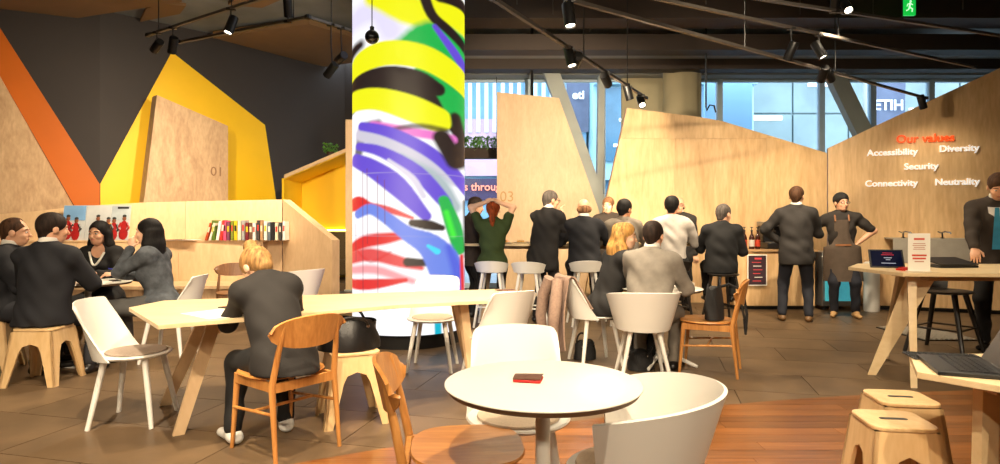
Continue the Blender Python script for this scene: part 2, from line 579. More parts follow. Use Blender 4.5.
# booth bench: back wall, ledge, seat, end panel
BL, BR, BE = Vector((-7.35, 8.9, 0)), Vector((-3.2, 9.1, 0)), Vector((-2.30, 8.5, 0))
bench = thing('booth_bench', 'long pale plywood booth bench with ledge and tall curved back', 'bench', (-5, 8.5, 0))
inv = Matrix.Translation(-bench.location)
def under(o, p):
    o.parent = p; o.matrix_parent_inverse = Matrix.Translation(-p.location); return o
d = (BR - BL); L_ = d.length; dn = d.normalized(); nb = Vector((-dn.y, dn.x, 0))
top = [(0, 1.40), (0.6, 1.45), (1.3, 1.53), (2.2, 1.585), (3.2, 1.61), (L_, 1.63)]
for i in range(3):
    a, b = L_ * i / 3, L_ * (i + 1) / 3
    zt = lambda u: float(np.interp(u, [p[0] for p in top], [p[1] for p in top]))
    us = [a + 0.002] + [p[0] for p in top if a + 0.01 < p[0] < b - 0.01] + [b - 0.002]
    under(MB().slab([(a + 0.002, 0), (b - 0.002, 0)] + [(u, zt(u)) for u in us[::-1]], BL, d, nb * 0.06).build('back_panel', 'plywood_pale', None, smooth=None), bench)
f0 = BL - nb * 0.22
for i in range(3):
    a, b = L_ * i / 3, L_ * (i + 1) / 3 - (0.2 if i == 2 else 0)
    under(MB().slab([(a + 0.002, 0.0), (b - 0.002, 0.0), (b - 0.002, 1.02), (a + 0.002, 1.02)], f0, d, nb * 0.02).build('front_panel', 'plywood_pale', None, smooth=None), bench)
under(MB().slab([(0, 1.02), (L_ - 0.18, 1.02), (L_ - 0.18, 1.04), (0, 1.04)], f0 - nb * 0.01, d, nb * 0.228).build('ledge', 'plywood_pale', None, smooth=None), bench)
s0 = f0 - nb * 0.72
under(MB().slab([(0, 0.42), (L_ - 0.25, 0.42), (L_ - 0.25, 0.46), (0, 0.46)], s0, d, nb * 0.715).build('seat', 'plywood_pale', None, smooth=None), bench)
under(MB().slab([(0, 0), (L_ - 0.25, 0), (L_ - 0.25, 0.42), (0, 0.42)], s0 + nb * 0.03, d, nb * 0.02).build('seat_front', 'plywood_figured', None, smooth=None), bench)
e = BE - BR; el = e.length; ne = Vector((-e.y, e.x, 0)).normalized()
under(MB().slab([(0.02, 0), (el, 0), (el, 1.05), (0.02, 1.63)], BR, e, ne * 0.13).build('end_panel', 'plywood_pale', None, smooth=None), bench)

# yellow nook behind the column
nk = thing('yellow_nook', 'bright yellow lined seating nook with sloping plywood roof edge', 'booth', (-3.5, 11.8, 0))
NX0, NX1, NY = at(284, 0, 11.8).x, at(349, 0, 11.8).x, 11.8
z0n, z1n = 2.13, 2.66
under(MB().add([(NX0, NY, z0n), (NX1, NY, z1n), (NX1, NY + 1.1, z1n), (NX0, NY + 1.1, z0n), (NX0, NY, z0n + .07), (NX1, NY, z1n + .07), (NX1, NY + 1.1, z1n + .07), (NX0, NY + 1.1, z0n + .07)],
      [(3, 2, 1, 0), (4, 5, 6, 7), (0, 1, 5, 4), (1, 2, 6, 5), (2, 3, 7, 6), (3, 0, 4, 7)]).build('roof', 'plywood_pale', None, smooth=None), nk)
under(MB().add([(NX0, NY + .03, z0n - .015), (NX1, NY + .03, z1n - .015), (NX1, NY + 1.1, z1n - .015), (NX0, NY + 1.1, z0n - .015), (NX0, NY + .03, z0n - .003), (NX1, NY + .03, z1n - .003), (NX1, NY + 1.1, z1n - .003), (NX0, NY + 1.1, z0n - .003)],
      [(3, 2, 1, 0), (4, 5, 6, 7), (0, 1, 5, 4), (1, 2, 6, 5), (2, 3, 7, 6), (3, 0, 4, 7)]).build('roof_lining', 'yellow_paint', None, smooth=None), nk)
under(MB().slab([(0, 0.15), (NX1 - NX0, 0.15), (NX1 - NX0, z1n), (0, z0n)], (NX0, NY + 1.06), (1, 0), (0, 0.04, 0)).build('back_lining', 'yellow_paint', None, smooth=None), nk)
under(MB().box((NX0 - 0.02, NY + 0.55, z0n / 2 + .075), (0.04, 1.1, z0n - 0.15)).build('side_lining', 'yellow_paint', None, smooth=None), nk)
under(MB().box(((NX0 + NX1) / 2, NY + 0.92, 0.70), (NX1 - NX0 - 0.02, 0.16, 0.8), ).build('seat_back', 'bench_dark', None, bevel=0.02), nk)
under(MB().box(((NX0 + NX1) / 2, NY + 0.62, 0.40), (NX1 - NX0 - 0.02, 0.5, 0.3)).build('seat', 'bench_dark', None, bevel=0.02), nk)
mat('led_strip', (1, 0.8, 0.2, 1), 0.4, emit=(1, 0.78, 0.25, 1), estr=9.0)
under(MB().box(((NX0 + NX1) / 2, NY + 1.03, 1.13), (NX1 - NX0 - 0.04, 0.03, 0.03)).build('light_strip', 'led_strip', None), nk)
struct(MB().box((-3.2, 12.2, 0.075), (2.6, 1.1, 0.15)).build('floor_platform', 'tile'))
t = thing('wooden_post', 'tall narrow plywood post beside the yellow nook behind the column', 'post', (at(352, 0, 11.6).x, 11.6, 0))
MB().box((0, 0, 1.61), (0.22, 0.1, 3.2)).build('post', 'plywood_pale', t, bevel=0.004)
MB().box((0, 0, 0.02), (0.26, 0.14, 0.04)).build('foot_plate', 'grey_steel', t)
gt = thing('floor_grille', 'ribbed metal floor grille beside the yellow nook', 'grille', (at(345, 0, 11.2).x, 11.15, 0.0))
MB().box((0, 0, 0.006), (0.9, 0.62, 0.01)).build('tray', 'black_metal', gt)
for k in range(9):
    MB().box((0, -0.27 + k * 0.0675, 0.016), (0.88, 0.022, 0.012)).build('bar', 'stainless', gt, smooth=None)

# ---- plywood walls at the back and right
CW0, CW1 = Vector((at(560, 0, 10.0).x, 10.0, 0)), Vector((at(827, 0, 10.0).x, 10.0, 0))
RW0, RW1 = Vector((at(828, 0, 10.0).x, 10.0, 0)), Vector((at(1000, 0, 9.2).x, 9.2, 0))
def ply_wall(name, pts, p0, p1, th, grid, zgrid, m):
    d = (p1 - p0).normalized(); n = Vector((-d.y, d.x, 0))
    poly = []
    for q in pts:
        poly.append(on_plane(q[0], q[1], p0, p1) if q[1] is not None else (on_line(q[0], p0, p1)[1], 0.0))
    root = struct(MB().slab(poly, p0 + n * 0.02, d, n * th).build(name, 'plywood_edge', smooth=None))
    us = [q[0] for q in poly]; zs = [q[1] for q in poly]
    g = min(us)
    while g < max(us):
        zb = 0.0
        for zt in zgrid + [9]:
            c = cell(poly, g + 0.0015, g + grid - 0.0015, zb + 0.0015, zt - 0.0015)
            if c:
                MB().slab(c, p0, d, n * 0.0195).build('sheet', m, root, smooth=None)
            zb = zt
        g += grid
    return root
w_back = ply_wall('wall_back', [(627, 108), (700, 117), (722, 121), (827, 153), (827, None), (583, None)], CW0, CW1, 0.12, 1.48, [2.65], 'plywood')
w_right = ply_wall('wall_right', [(828, 148), (1000, 68), (1060, 38), (1060, None), (828, None)], RW0, RW1, 0.12, 1.25, [], 'plywood')

t = thing('plywood_screen', 'tapering plywood screen marked 03 standing by the window', 'screen', (at(545, 0, 10.9).x, 10.9, 0))
P03 = (at(480, 0, 10.9), at(620, 0, 10.9))
_p0, _p1 = Vector((P03[0].x, 10.9, 0)), Vector((P03[1].x, 10.9, 0))
pl = [on_plane(a, b, _p0, _p1) for a, b in ((497, 92), (559, 98), (597, 205))]
ub = on_line(627, _p0, _p1)[1]
under(MB().slab([pl[0], (pl[0][0], 0), (ub, 0), pl[2], pl[1]], _p0, (1, 0), (0, 0.09, 0)).build('board', 'plywood_pale', None, smooth=None), t)
text_on('03', 507, 197, _p0, _p1, 0.003, 0.26, 'stencil_pale', t)

# raised lettering
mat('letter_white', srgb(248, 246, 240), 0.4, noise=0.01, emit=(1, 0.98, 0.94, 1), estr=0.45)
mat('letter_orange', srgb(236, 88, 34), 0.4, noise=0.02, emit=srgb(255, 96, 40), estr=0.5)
t = thing('wall_lettering', 'raised words on the plywood wall under an orange heading', 'lettering', tuple(RW0 + Vector((1.2, -0.3, 1.8))))
for body, px, py, sz, m in (('Our values', 925, 138.5, 0.172, 'letter_orange'), ('Accessibility', 892, 152.5, 0.138, 'letter_white'), ('Diversity', 959, 148.5, 0.138, 'letter_white'),
                            ('Security', 921, 166.5, 0.138, 'letter_white'), ('Connectivity', 891, 183.5, 0.138, 'letter_white'), ('Neutrality', 957, 182, 0.138, 'letter_white')):
    w = text_on(body, px, py, RW0, RW1, 0.024, sz, m, t, depth=0.012, offset=0.002, name='word')
    w['label'] = ('orange' if 'Our' in body else 'white') + ' word reading ' + body

# low cabinet along the right wall, with taps
dR = (RW1 - RW0).normalized(); nR = Vector((dR.y, -dR.x, 0))
cb = thing('low_cabinet', 'low plywood cabinet with pale stone front band under the lettered wall', 'cabinet', tuple(RW0 + dR * 1.8 + nR * 0.45))
c0 = RW0 + nR * 0.62
for k in range(3):
    under(MB().slab([(0.5 + k * 0.95, 0.06), (1.446 + k * 0.95, 0.06), (1.446 + k * 0.95, 0.70), (0.5 + k * 0.95, 0.70)], c0, dR, -nR * 0.02).build('door', 'plywood', None, smooth=None), cb)
under(MB().slab([(0.55, 0), (3.3, 0), (3.3, 0.06), (0.55, 0.06)], c0 - nR * 0.05, dR, -nR * 0.02).build('plinth', 'black_metal', None, smooth=None), cb)
under(MB().slab([(0.78, 0.70), (3.35, 0.70), (3.35, 1.06), (0.78, 1.06)], c0, dR, -nR * 0.03).build('stone_band', 'stone', None, smooth=None), cb)
under(MB().slab([(0.5, 0.06), (0.53, 0.06), (0.53, 0.70), (0.5, 0.70)], c0 - nR * 0.03, dR, -nR * 0.55).build('side', 'plywood', None, smooth=None), cb)
under(MB().slab([(0.78, 1.04), (3.35, 1.04), (3.35, 1.06), (0.78, 1.06)], c0 - nR * 0.03, dR, -nR * 0.57).build('worktop', 'stone', None, smooth=None), cb)
for u, lab in ((0.93, 'chrome tap at the end of the stone worktop'), (1.42, 'chrome tap further along the worktop toward the suited man')):
    p = c0 + dR * u - nR * 0.12 + Vector((0, 0, 1.06))
    tp = thing('tap', lab, 'tap', tuple(p))
    MB().lathe([(0.03, 0), (0.03, 0.015), (0.013, 0.02), (0.013, 0.07)], 14).build('base', 'chrome', tp)
    MB().tube([(0, 0, 0.06), (0, 0, 0.085), (0.02, -0.03, 0.10), (0.05, -0.09, 0.085), (0.055, -0.1, 0.07)], 0.012, 8).build('spout', 'chrome', tp)
    MB().tube([(0, 0, 0.075), (-0.06, 0.01, 0.10)], 0.008, 8).build('lever', 'chrome', tp)

# glazing to the street
GY = 12.25
mull = [-0.75, 0.55, 2.02, 3.15, 4.33, 6.34, 7.35, 8.5, 9.8]
for i in range(len(mull) - 1):
    a, b = mull[i], mull[i + 1]
    r = struct(MB().box(((a + b) / 2, GY, 2.08), (b - a - 0.1, 0.02, 4.08)).build('window_%d' % (i + 1), 'window_glass', smooth=None))
    MB().box((a, GY, 2.06), (0.11, 0.12, 4.12)).build('mullion', 'window_frame', r, bevel=0.006)
    MB().box(((a + b) / 2, GY, 0.05), (b - a - 0.11, 0.1, 0.1)).build('bottom_rail', 'window_frame', r)
    MB().box(((a + b) / 2, GY, 4.09), (b - a - 0.11, 0.1, 0.06)).build('top_rail', 'window_frame', r)
wall('wall_back_pier', (at(622, 0, 12.1).x, 12.12), (at(666, 0, 12.1).x, 12.12), 2.2, 4.3, 'concrete', 0.08)
struct(MB().box((3.0, GY + .05, 4.55), (11, 0.2, 0.9)).build('wall_back_header', 'beam_grey', smooth=None))
wall('wall_back_end', (-2.4, 12.6), (-0.8, 12.3), 0, 4.93, 'dark_wall')

def brace(label, a, b, Y, w, m='grey_steel'):
    A, B = at(*a, Y), at(*b, Y)
    root = thing('steel_brace', label, 'column', (B.x, Y, 0))
    A.z = min(A.z, 4.4)
    dirn = (B - A)
    B2 = A + dirn * (A.z / (A.z - B.z))
    s_ = Vector((w / 2, 0, 0))
    p = [A - s_, B2 - s_, B2 + s_, A + s_]
    q = [v + Vector((0, 0.18, 0)) for v in p]
    o = MB().add(p + q, [(0, 1, 2, 3), (7, 6, 5, 4), (0, 4, 5, 1), (1, 5, 6, 2), (2, 6, 7, 3), (3, 7, 4, 0)]).build('member', m, None, smooth=None)
    under(o, root)
    o = MB().box((B2.x, Y + 0.09, 0.02), (w + 0.14, 0.34, 0.04)).build('foot_plate', m, None)
    under(o, root)
brace('slanting grey steel column behind the screen marked 03', (548, 62), (598, 200), 11.6, 0.30)
brace('slanting grey steel column rising beside the lettered plywood wall', (836, 72), (872, 146), 11.6, 0.34)
brace('slender grey post standing inside the street glazing', (602, 60), (600, 200), 11.9, 0.12)
t = thing('concrete_column', 'round beige concrete column behind the big plywood wall', 'column', (at(682, 0, 11.4).x, 11.4, 0))
MB().lathe([(0.34, 0), (0.34, 4.1)], 40).build('shaft', 'concrete', t)
MB().lathe([(0.37, 4.06), (0.37, 4.35)], 40).build('collar', 'beam_grey', t)

# ================================================================== THE STREET
mat('pavement', srgb(150, 156, 160), 0.8, noise=0.1, nscale=2)
mat('fac_blue', srgb(140, 182, 208), 0.5, noise=0.08, nscale=0.6)
mat('fac_fin', srgb(226, 240, 248), 0.5, noise=0.03)
mat('fac_pink', srgb(206, 168, 184), 0.6, noise=0.05, nscale=0.8)
mat('fac_violet', srgb(70, 54, 84), 0.6, noise=0.05)
mat('fac_teal', srgb(160, 200, 214), 0.4, noise=0.1, nscale=0.5)
mat('fac_glass', srgb(84, 122, 146), 0.15, noise=0.25, nscale=0.8)
mat('fac_conc', srgb(132, 148, 150), 0.7, noise=0.16, nscale=0.9)
mat('fac_joint', srgb(104, 124, 128), 0.7, noise=0.1)
mat('fac_sky', srgb(150, 196, 232), 0.5, noise=0.05, nscale=0.4)
mat('banner', srgb(96, 104, 128), 0.7, noise=0.06)
mat('banner_text', srgb(236, 240, 246), 0.6, noise=0.02)
mat('led_sign', srgb(90, 60, 100), 0.5, emit=srgb(255, 150, 90), estr=2.2, noise=0.05)
mat('strip_light', (1, 1, 1, 1), 0.4, emit=(1, 1, 1, 1), estr=1.6)
struct(MB().box((4, 24, -0.06), (50, 24, 0.08)).build('floor_street', 'pavement', smooth=None))

def bld(label, x0, x1, y, h, m):
    r = thing('building', label, 'building', ((x0 + x1) / 2, y, 0))
    under(MB().box(((x0 + x1) / 2, y + 2, h / 2), (x1 - x0, 4, h)).build('wall', m, None, smooth=None), r)
    return r
b1 = bld('pale blue building across the street with white vertical fins and pink panels', -7, 3.2, 23, 14, 'fac_blue')
mb = MB()
for k in range(34):
    mb.box((-6.8 + k * 0.3, 22.86, 9.2), (0.13, 0.26, 9.2))
o = under(mb.build('fins', 'fac_fin', None, smooth=None), b1); o['kind'] = 'stuff'
for k in range(5):
    under(MB().box((-6.2 + k * 1.9, 22.93, 4.05), (1.85, 0.14, 2.1)).build('panel', 'fac_pink', None, smooth=None), b1)
under(MB().box((-1.9, 22.9, 2.5), (10, 0.2, 0.8)).build('sign_band', 'fac_violet', None, smooth=None), b1)
for k in range(6):
    under(MB().box((-6.1 + k * 1.6, 22.93, 0.75), (1.3, 0.12, 1.5)).build('shop_window', 'fac_glass', None, smooth=None), b1)
tx = text_mesh('running_text', 'ts through', 0.40, 'led_sign', None, 0.02, 0.006)
tx.matrix_world = Matrix.Translation((at(483, 186, 22.7).x, 22.76, at(483, 187, 22.7).z)) @ Matrix.Rotation(PI / 2, 4, 'X'); under(tx, b1)
b2 = bld('teal glazed building across the street with dark shop windows', 3.3, 9.0, 22, 13, 'fac_teal')
for r_, z in enumerate((1.2, 4.35, 8.2)):
    for k in range(4):
        f = under(MB().box((4.05 + k * 1.4, 21.94, z + 0.4), (1.15, 0.14, 2.6 if r_ < 2 else 2.0)).build('window', 'fac_glass', None, smooth=None), b2)
for z in (2.95, 6.3, 9.6):
    under(MB().box((6.15, 21.8, z), (5.7, 0.4, 0.35)).build('ledge', 'fac_teal', None, smooth=None), b2)
for x, z in ((4.5, 4.9), (4.3, 4.0), (5.9, 5.0)):
    under(MB().box((x, 21.84, z), (0.6, 0.06, 0.1)).build('strip_light', 'strip_light', None, smooth=None), b2)
b3 = bld('grey concrete panelled building across the street seen above the plywood wall', 9.1, 20.0, 24, 14, 'fac_conc')
for i in range(5):
    for j in range(6):
        under(MB().box((10.2 + i * 2.15, 23.95, 1.1 + j * 1.75), (2.08, 0.12, 1.68)).build('panel', 'fac_conc', None, smooth=None), b3)
for x, z in ((10.1, 5.3), (11.2, 7.1), (12.6, 6.6), (14.4, 7.4), (16.5, 5.6)):
    under(MB().box((x, 23.86, z), (1.5, 0.06, 0.16)).build('strip_light', 'strip_light', None, smooth=None), b3)
t = thing('hoarding', 'plain blue hoarding panel outside the glazing beside the concrete column', 'hoarding', (at(728, 0, 15).x, 15, 0))
MB().box((0, 0, 2.6), (1.15, 0.06, 5.2)).build('board', 'fac_sky', t, smooth=None)
for s_ in (-0.5, 0.5):
    MB().box((s_, 0.06, 2.6), (0.06, 0.06, 5.2)).build('post', 'grey_steel', t, smooth=None)
def banner(label, px0, px1, py0, py1, Y, body):
    a, b = at(px0, py0, Y), at(px1, py1, Y)
    r = thing('street_banner', label, 'banner', ((a.x + b.x) / 2, Y, 0))
    w, h = b.x - a.x, a.z - b.z
    MB().loft(lambda u, v: (u * w / 2 * (1 - 0.12 * (1 - v)), 0.05 * math.sin(u * 3), b.z + v * h), 10, 6, 0.01).build('cloth', 'banner', r)
    MB().tube([(-w / 2 - 0.08, 0, 0), (-w / 2 - 0.08, 0, a.z + 0.3)], 0.05, 10).build('pole', 'grey_steel', r)
    MB().tube([(-w / 2 - 0.08, 0, a.z), (w / 2, 0, a.z + 0.02)], 0.02, 8).build('arm', 'grey_steel', r)
    q = text_mesh('print', body, h * 0.18, 'banner_text', r, 0.004, 0.01)
    q.matrix_local = Matrix.Translation((0, -0.075, b.z + h * 0.55)) @ Matrix.Rotation(PI / 2, 4, 'X')
banner('grey street banner with white letters in front of the teal building', 566, 590, 66, 132, 17, 'eti')
banner('grey street banner printed with four white capitals above the lettered wall', 868, 906, 70, 150, 16.5, 'ETIH')
# window box with plants
pb = thing('window_planter', 'long brown planter of green leaves hanging outside beside the column', 'planter', (at(480, 0, 12.0).x, 11.95, at(480, 159, 12.0).z))
MB().box((0, 0, 0.1), (0.72, 0.22, 0.2)).build('trough', 'planter', pb, bevel=0.006)
for s_ in (-0.32, 0.32):
    MB().tube([(s_, 0, 0.15), (s_, 0, 4.1 - pb.location.z)], 0.006, 6).build('hanger', 'black_metal', pb)
def foliage(n, sx, sy, z0, z1, size):
    mb = MB()
    for _ in range(n):
        c = Vector((random.uniform(-sx, sx), random.uniform(-sy, sy), random.uniform(z0, z1)))
        R = Matrix.Rotation(random.uniform(0, 2 * PI), 3, 'Z') @ Matrix.Rotation(random.uniform(-1.1, 1.1), 3, 'X')
        s_ = size * random.uniform(0.6, 1.3)
        v = [Vector((0, -s_, 0)), Vector((s_ * .45, 0, s_ * .12)), Vector((0, s_, 0)), Vector((-s_ * .45, 0, s_ * .12)), Vector((0, 0, -0.004))]
        mb.add([c + R @ q for q in v], [(0, 1, 2), (0, 2, 3), (1, 0, 4), (2, 1, 4), (3, 2, 4), (0, 3, 4)])
    return mb
o = foliage(420, 0.36, 0.13, 0.16, 0.42, 0.05).build('foliage', 'leaf', pb, smooth=None); o['kind'] = 'stuff'
tp = thing('potted_plant', 'small green plant on the sloping roof of the yellow nook', 'plant', (at(331, 0, 12.2).x, 12.2, 2.56))
MB().lathe([(0.07, 0), (0.09, 0.12), (0.08, 0.12)], 16).build('pot', 'planter', tp)
o = foliage(140, 0.14, 0.1, 0.1, 0.28, 0.035).build('foliage', 'leaf', tp, smooth=None); o['kind'] = 'stuff'

# ================================================================== THE LIGHT COLUMN
CXo, CYo, CR = -1.005, 6.86, 0.612
col_t = thing('light_column', 'fat round column glowing from inside, wrapped in bold graffiti swirls', 'column', (CXo, CYo, 0))
def paint(px, py):
    n = px.shape[0]
    C = np.ones((n, 3)) * np.array(srgb(250, 250, 252)[:3])
    def stroke(rgb, pts, w, soft=1.5, alpha=1.0):
        nonlocal C
        best = np.full(n, 1e9)
        w = list(w) if isinstance(w, (list, tuple)) else [w] * len(pts)
        if len(pts) > 2:      # round the stroke off into a curve
            q = np.array([(p_[0], p_[1], w_) for p_, w_ in zip(pts, w)], float)
            q = np.vstack([2 * q[0] - q[1], q, 2 * q[-1] - q[-2]]); out = []
            for i_ in range(1, len(q) - 2):
                for t_ in (0, 0.25, 0.5, 0.75):
                    a_, b_, c_, d_ = q[i_ - 1], q[i_], q[i_ + 1], q[i_ + 2]
                    out.append(0.5 * (2 * b_ + (c_ - a_) * t_ + (2 * a_ - 5 * b_ + 4 * c_ - d_) * t_ ** 2 + (3 * b_ - a_ - 3 * c_ + d_) * t_ ** 3))
            out.append(q[-2])
            pts = [(p_[0], p_[1]) for p_ in out]; w = [max(0.2, p_[2]) for p_ in out]
        for (a, b, wa, wb) in zip(pts[:-1], pts[1:], w[:-1], w[1:]):
            dx, dy = b[0] - a[0], b[1] - a[1]
            t = np.clip(((px - a[0]) * dx + (py - a[1]) * dy) / (dx * dx + dy * dy + 1e-9), 0, 1)
            dd = np.hypot(px - a[0] - dx * t, py - a[1] - dy * t) - (wa + (wb - wa) * t) / 2
            best = np.minimum(best, dd)
        al = np.clip(0.5 - best / soft, 0, 1)[:, None] * alpha
        C = C * (1 - al) + np.array(srgb(*rgb)[:3]) * al
    K, YE, GR, PU, RE, BL_, LV, PK = (34, 22, 24), (236, 236, 20), (20, 176, 74), (100, 74, 208), (222, 34, 40), (104, 132, 226), (216, 208, 240), (232, 116, 200)
    stroke(LV, [(345, 14), (385, 10), (400, 30)], 26, 14, 0.8)
    stroke(K, [(350, 46), (368, 40)], [16, 10], 6)
    stroke(YE, [(384, -6), (425, 12), (470, 0)], [22, 30, 30], 6)
    stroke(GR, [(414, 48), (438, 36), (470, 42)], [22, 34, 44], 7)
    stroke(YE, [(440, 4), (462, 12)], [20, 20], 4)
    stroke(K, [(428, -14), (437, 12), (452, 24), (474, 40)], 10, 2)
    stroke(K, [(444, -8), (470, -10)], 12, 2)
    stroke(PU, [(440, 24), (456, 44), (474, 68)], [5, 9, 10], 2)
    stroke(K, [(350, 96), (380, 84), (440, 100), (470, 130)], [30, 30, 30, 20], 3)
    stroke(GR, [(428, 72), (452, 86), (466, 112)], [14, 26, 30], 2.5)
    stroke(YE, [(345, 76), (366, 61), (395, 53), (428, 56), (452, 66), (474, 80)], [20, 24, 25, 25, 24, 22], 2)
    stroke(K, [(345, 88), (366, 80), (396, 76), (424, 80), (442, 87)], [14, 18, 20, 20, 14], 2)
    stroke(YE, [(345, 96), (385, 98), (418, 108), (442, 118)], [22, 22, 26, 26], 2)
    stroke(K, [(458, 112), (464, 150)], [9, 14], 3)
    stroke((250, 250, 252), [(350, 118), (360, 180)], [22, 26], 4)
    stroke(K, [(366, 150), (372, 128), (388, 122)], [10, 10, 6], 4, 0.85)
    stroke(PK, [(382, 124), (420, 132), (455, 136)], [8, 9, 9], 3)
    stroke(K, [(380, 136), (420, 126), (450, 128)], [3, 5, 5], 3, 0.8)
    stroke((204, 200, 214), [(370, 132), (420, 150), (458, 178)], [16, 20, 14], 4)
    stroke(PU, [(370, 124), (398, 132), (430, 148), (452, 166), (470, 190)], [9, 11, 12, 12, 12], 2)
    stroke(K, [(446, 136), (458, 158)], [16, 18], 4)
    stroke((170, 186, 190), [(410, 158), (440, 180), (456, 206)], [8, 16, 14], 5)
    stroke(PU, [(366, 144), (392, 152), (424, 172), (446, 198), (452, 208)], [8, 11, 14, 13, 8], 2)
    stroke(PU, [(362, 158), (382, 168), (406, 186), (432, 216)], [14, 18, 20, 10], 2)
    stroke((214, 208, 224), [(398, 160), (420, 178), (430, 196)], [3, 6, 5], 2)
    stroke(GR, [(448, 200), (456, 226), (461, 252)], [10, 14, 10], 2)
    stroke((60, 230, 60), [(450, 212), (456, 236)], 5, 3)
    stroke(RE, [(350, 206), (366, 203), (378, 207)], [12, 15, 10], 2)
    stroke(RE, [(376, 206), (398, 210), (420, 218)], [9, 7, 3], 2, 0.95)
    stroke((170, 40, 60), [(362, 250), (380, 262), (400, 252)], [2, 3, 2], 2, 0.6)
    stroke(RE, [(352, 252), (374, 242), (398, 238), (420, 234)], [9, 13, 11, 4], 3, 1.0)
    stroke(RE, [(350, 262), (380, 255), (410, 262), (428, 268)], [12, 13, 11, 5], 3, 0.95)
    stroke((236, 120, 130), [(350, 274), (384, 270), (420, 281)], [8, 9, 6], 4, 0.8)
    stroke(RE, [(350, 288), (380, 285), (414, 280)], [10, 11, 4], 2)
    stroke(RE, [(350, 304), (385, 303), (408, 298)], [9, 8, 3], 2)
    stroke(K, [(420, 223), (434, 225), (446, 228)], [7, 10, 6], 2)
    stroke(K, [(416, 262), (432, 263)], [9, 7], 2)
    stroke(BL_, [(365, 214), (380, 209), (396, 218), (416, 234), (436, 246), (448, 266), (452, 292)], [9, 11, 12, 15, 24, 30, 24], 2)
    stroke((70, 86, 214), [(452, 248), (460, 276), (458, 300)], [6, 10, 8], 5, 0.8)
    stroke((60, 214, 240), [(434, 246), (442, 252)], [3, 6], 1.5)
    stroke((0, 176, 200), [(442, 296), (443, 345)], 6, 1.5)
    stroke(RE, [(463, 258), (464, 300)], 3, 2)
    stroke(K, [(466, 200), (467, 260)], 4, 2)
    for xx, ya, yb in ((371, 170, 296), (376, 168, 244), (387, 176, 300), (394, 180, 224), (362, 224, 262)):
        stroke((120, 40, 60), [(xx, ya), (xx + 0.5, yb)], 0.7, 1.0, 0.75)
    stroke((190, 180, 200), [(350, 172), (470, 174)], 0.5, 0.8, 0.6)
    stroke((190, 180, 200), [(350, 236), (470, 237)], 0.5, 0.8, 0.5)
    return C
na, nz_ = 420, 430
ang = np.linspace(0, 2 * PI, na, endpoint=False)
zz = np.linspace(0.15, 4.9, nz_)
A_, Z_ = np.meshgrid(ang, zz, indexing='ij')
xs = np.cos(A_) * CR; ys = np.sin(A_) * CR
# the printed sheet is unrolled: sideways by angle, upward by height
side = np.sin(np.clip((A_ + PI / 2 + PI) % (2 * PI) - PI, -PI / 2, PI / 2))
wrap = np.abs((A_ + PI / 2 + PI) % (2 * PI) - PI) > PI / 2
PXc = 409 + 56 * np.where(wrap, np.sin((A_ + PI / 2)), side)
PYc = 222 - (Z_ - CAMH) * 99.0
colr = paint(PXc.ravel(), PYc.ravel())
vv = np.stack([xs, ys, Z_], -1).reshape(-1, 3)
ii, jj = np.meshgrid(np.arange(na), np.arange(nz_ - 1), indexing='ij')
i2 = (ii + 1) % na
ff = np.stack([ii * nz_ + jj, i2 * nz_ + jj, i2 * nz_ + jj + 1, ii * nz_ + jj + 1], -1).reshape(-1, 4)
def np_mesh(name, v, f):
    me = bpy.data.meshes.new(name)
    me.vertices.add(len(v)); me.vertices.foreach_set('co', np.asarray(v, np.float32).ravel())
    me.loops.add(f.size); me.loops.foreach_set('vertex_index', f.astype(np.int32).ravel())
    k = f.shape[1]
    me.polygons.add(len(f))
    me.polygons.foreach_set('loop_start', np.arange(0, f.size, k, dtype=np.int32))
    me.polygons.foreach_set('loop_total', np.full(len(f), k, np.int32))
    me.update(calc_edges=True)
    return me
me = np_mesh('printed_wrap', vv, ff)
ca = me.color_attributes.new('print', 'FLOAT_COLOR', 'POINT')
ca.data.foreach_set('color', np.concatenate([colr, np.ones((len(colr), 1))], 1).astype(np.float32).ravel())
me.shade_smooth()
m = bpy.data.materials.new('backlit_print'); m.use_nodes = True
N_, Lk = m.node_tree.nodes, m.node_tree.links
at_n = N_.new('ShaderNodeAttribute'); at_n.attribute_name = 'print'
bs = N_['Principled BSDF']; bs.inputs['Roughness'].default_value = 0.5
bs.inputs['Base Color'].default_value = (0.02, 0.02, 0.02, 1)
Lk.new(at_n.outputs['Color'], bs.inputs['Emission Color']); bs.inputs['Emission Strength'].default_value = 1.12
me.materials.append(m)
o = bpy.data.objects.new('printed_wrap', me); COL.objects.link(o); o.parent = col_t
MB().lathe([(0.57, 0), (0.57, 0.13), (0.6, 0.15), (0.6, 0.16)], 48).build('plinth', 'black_metal', col_t)
# ================================================================== TRACKS AND SPOTLIGHTS
CEIL = 4.93
def track(label, A, B, rods=(0.15, 0.85)):
    A, B = Vector(A), Vector(B)
    r = thing('lighting_track', label, 'track', tuple((A + B) / 2))
    c = (A + B) / 2; d = B - A
    R = d.to_track_quat('X', 'Z').to_matrix()
    MB().box((0, 0, 0), (d.length, 0.035, 0.03), R).build('rail', 'track_grey', r, smooth=None)
    for t_ in rods:
        p = A + d * t_ - c
        MB().tube([p, (p.x, p.y, CEIL - c.z)], 0.006, 6).build('hanger', 'black_metal', r)
    for q in (A, B):
        MB().box(q - c, (0.06, 0.045, 0.04), R).build('end_cap', 'black_metal', r, smooth=None)
    return A, B

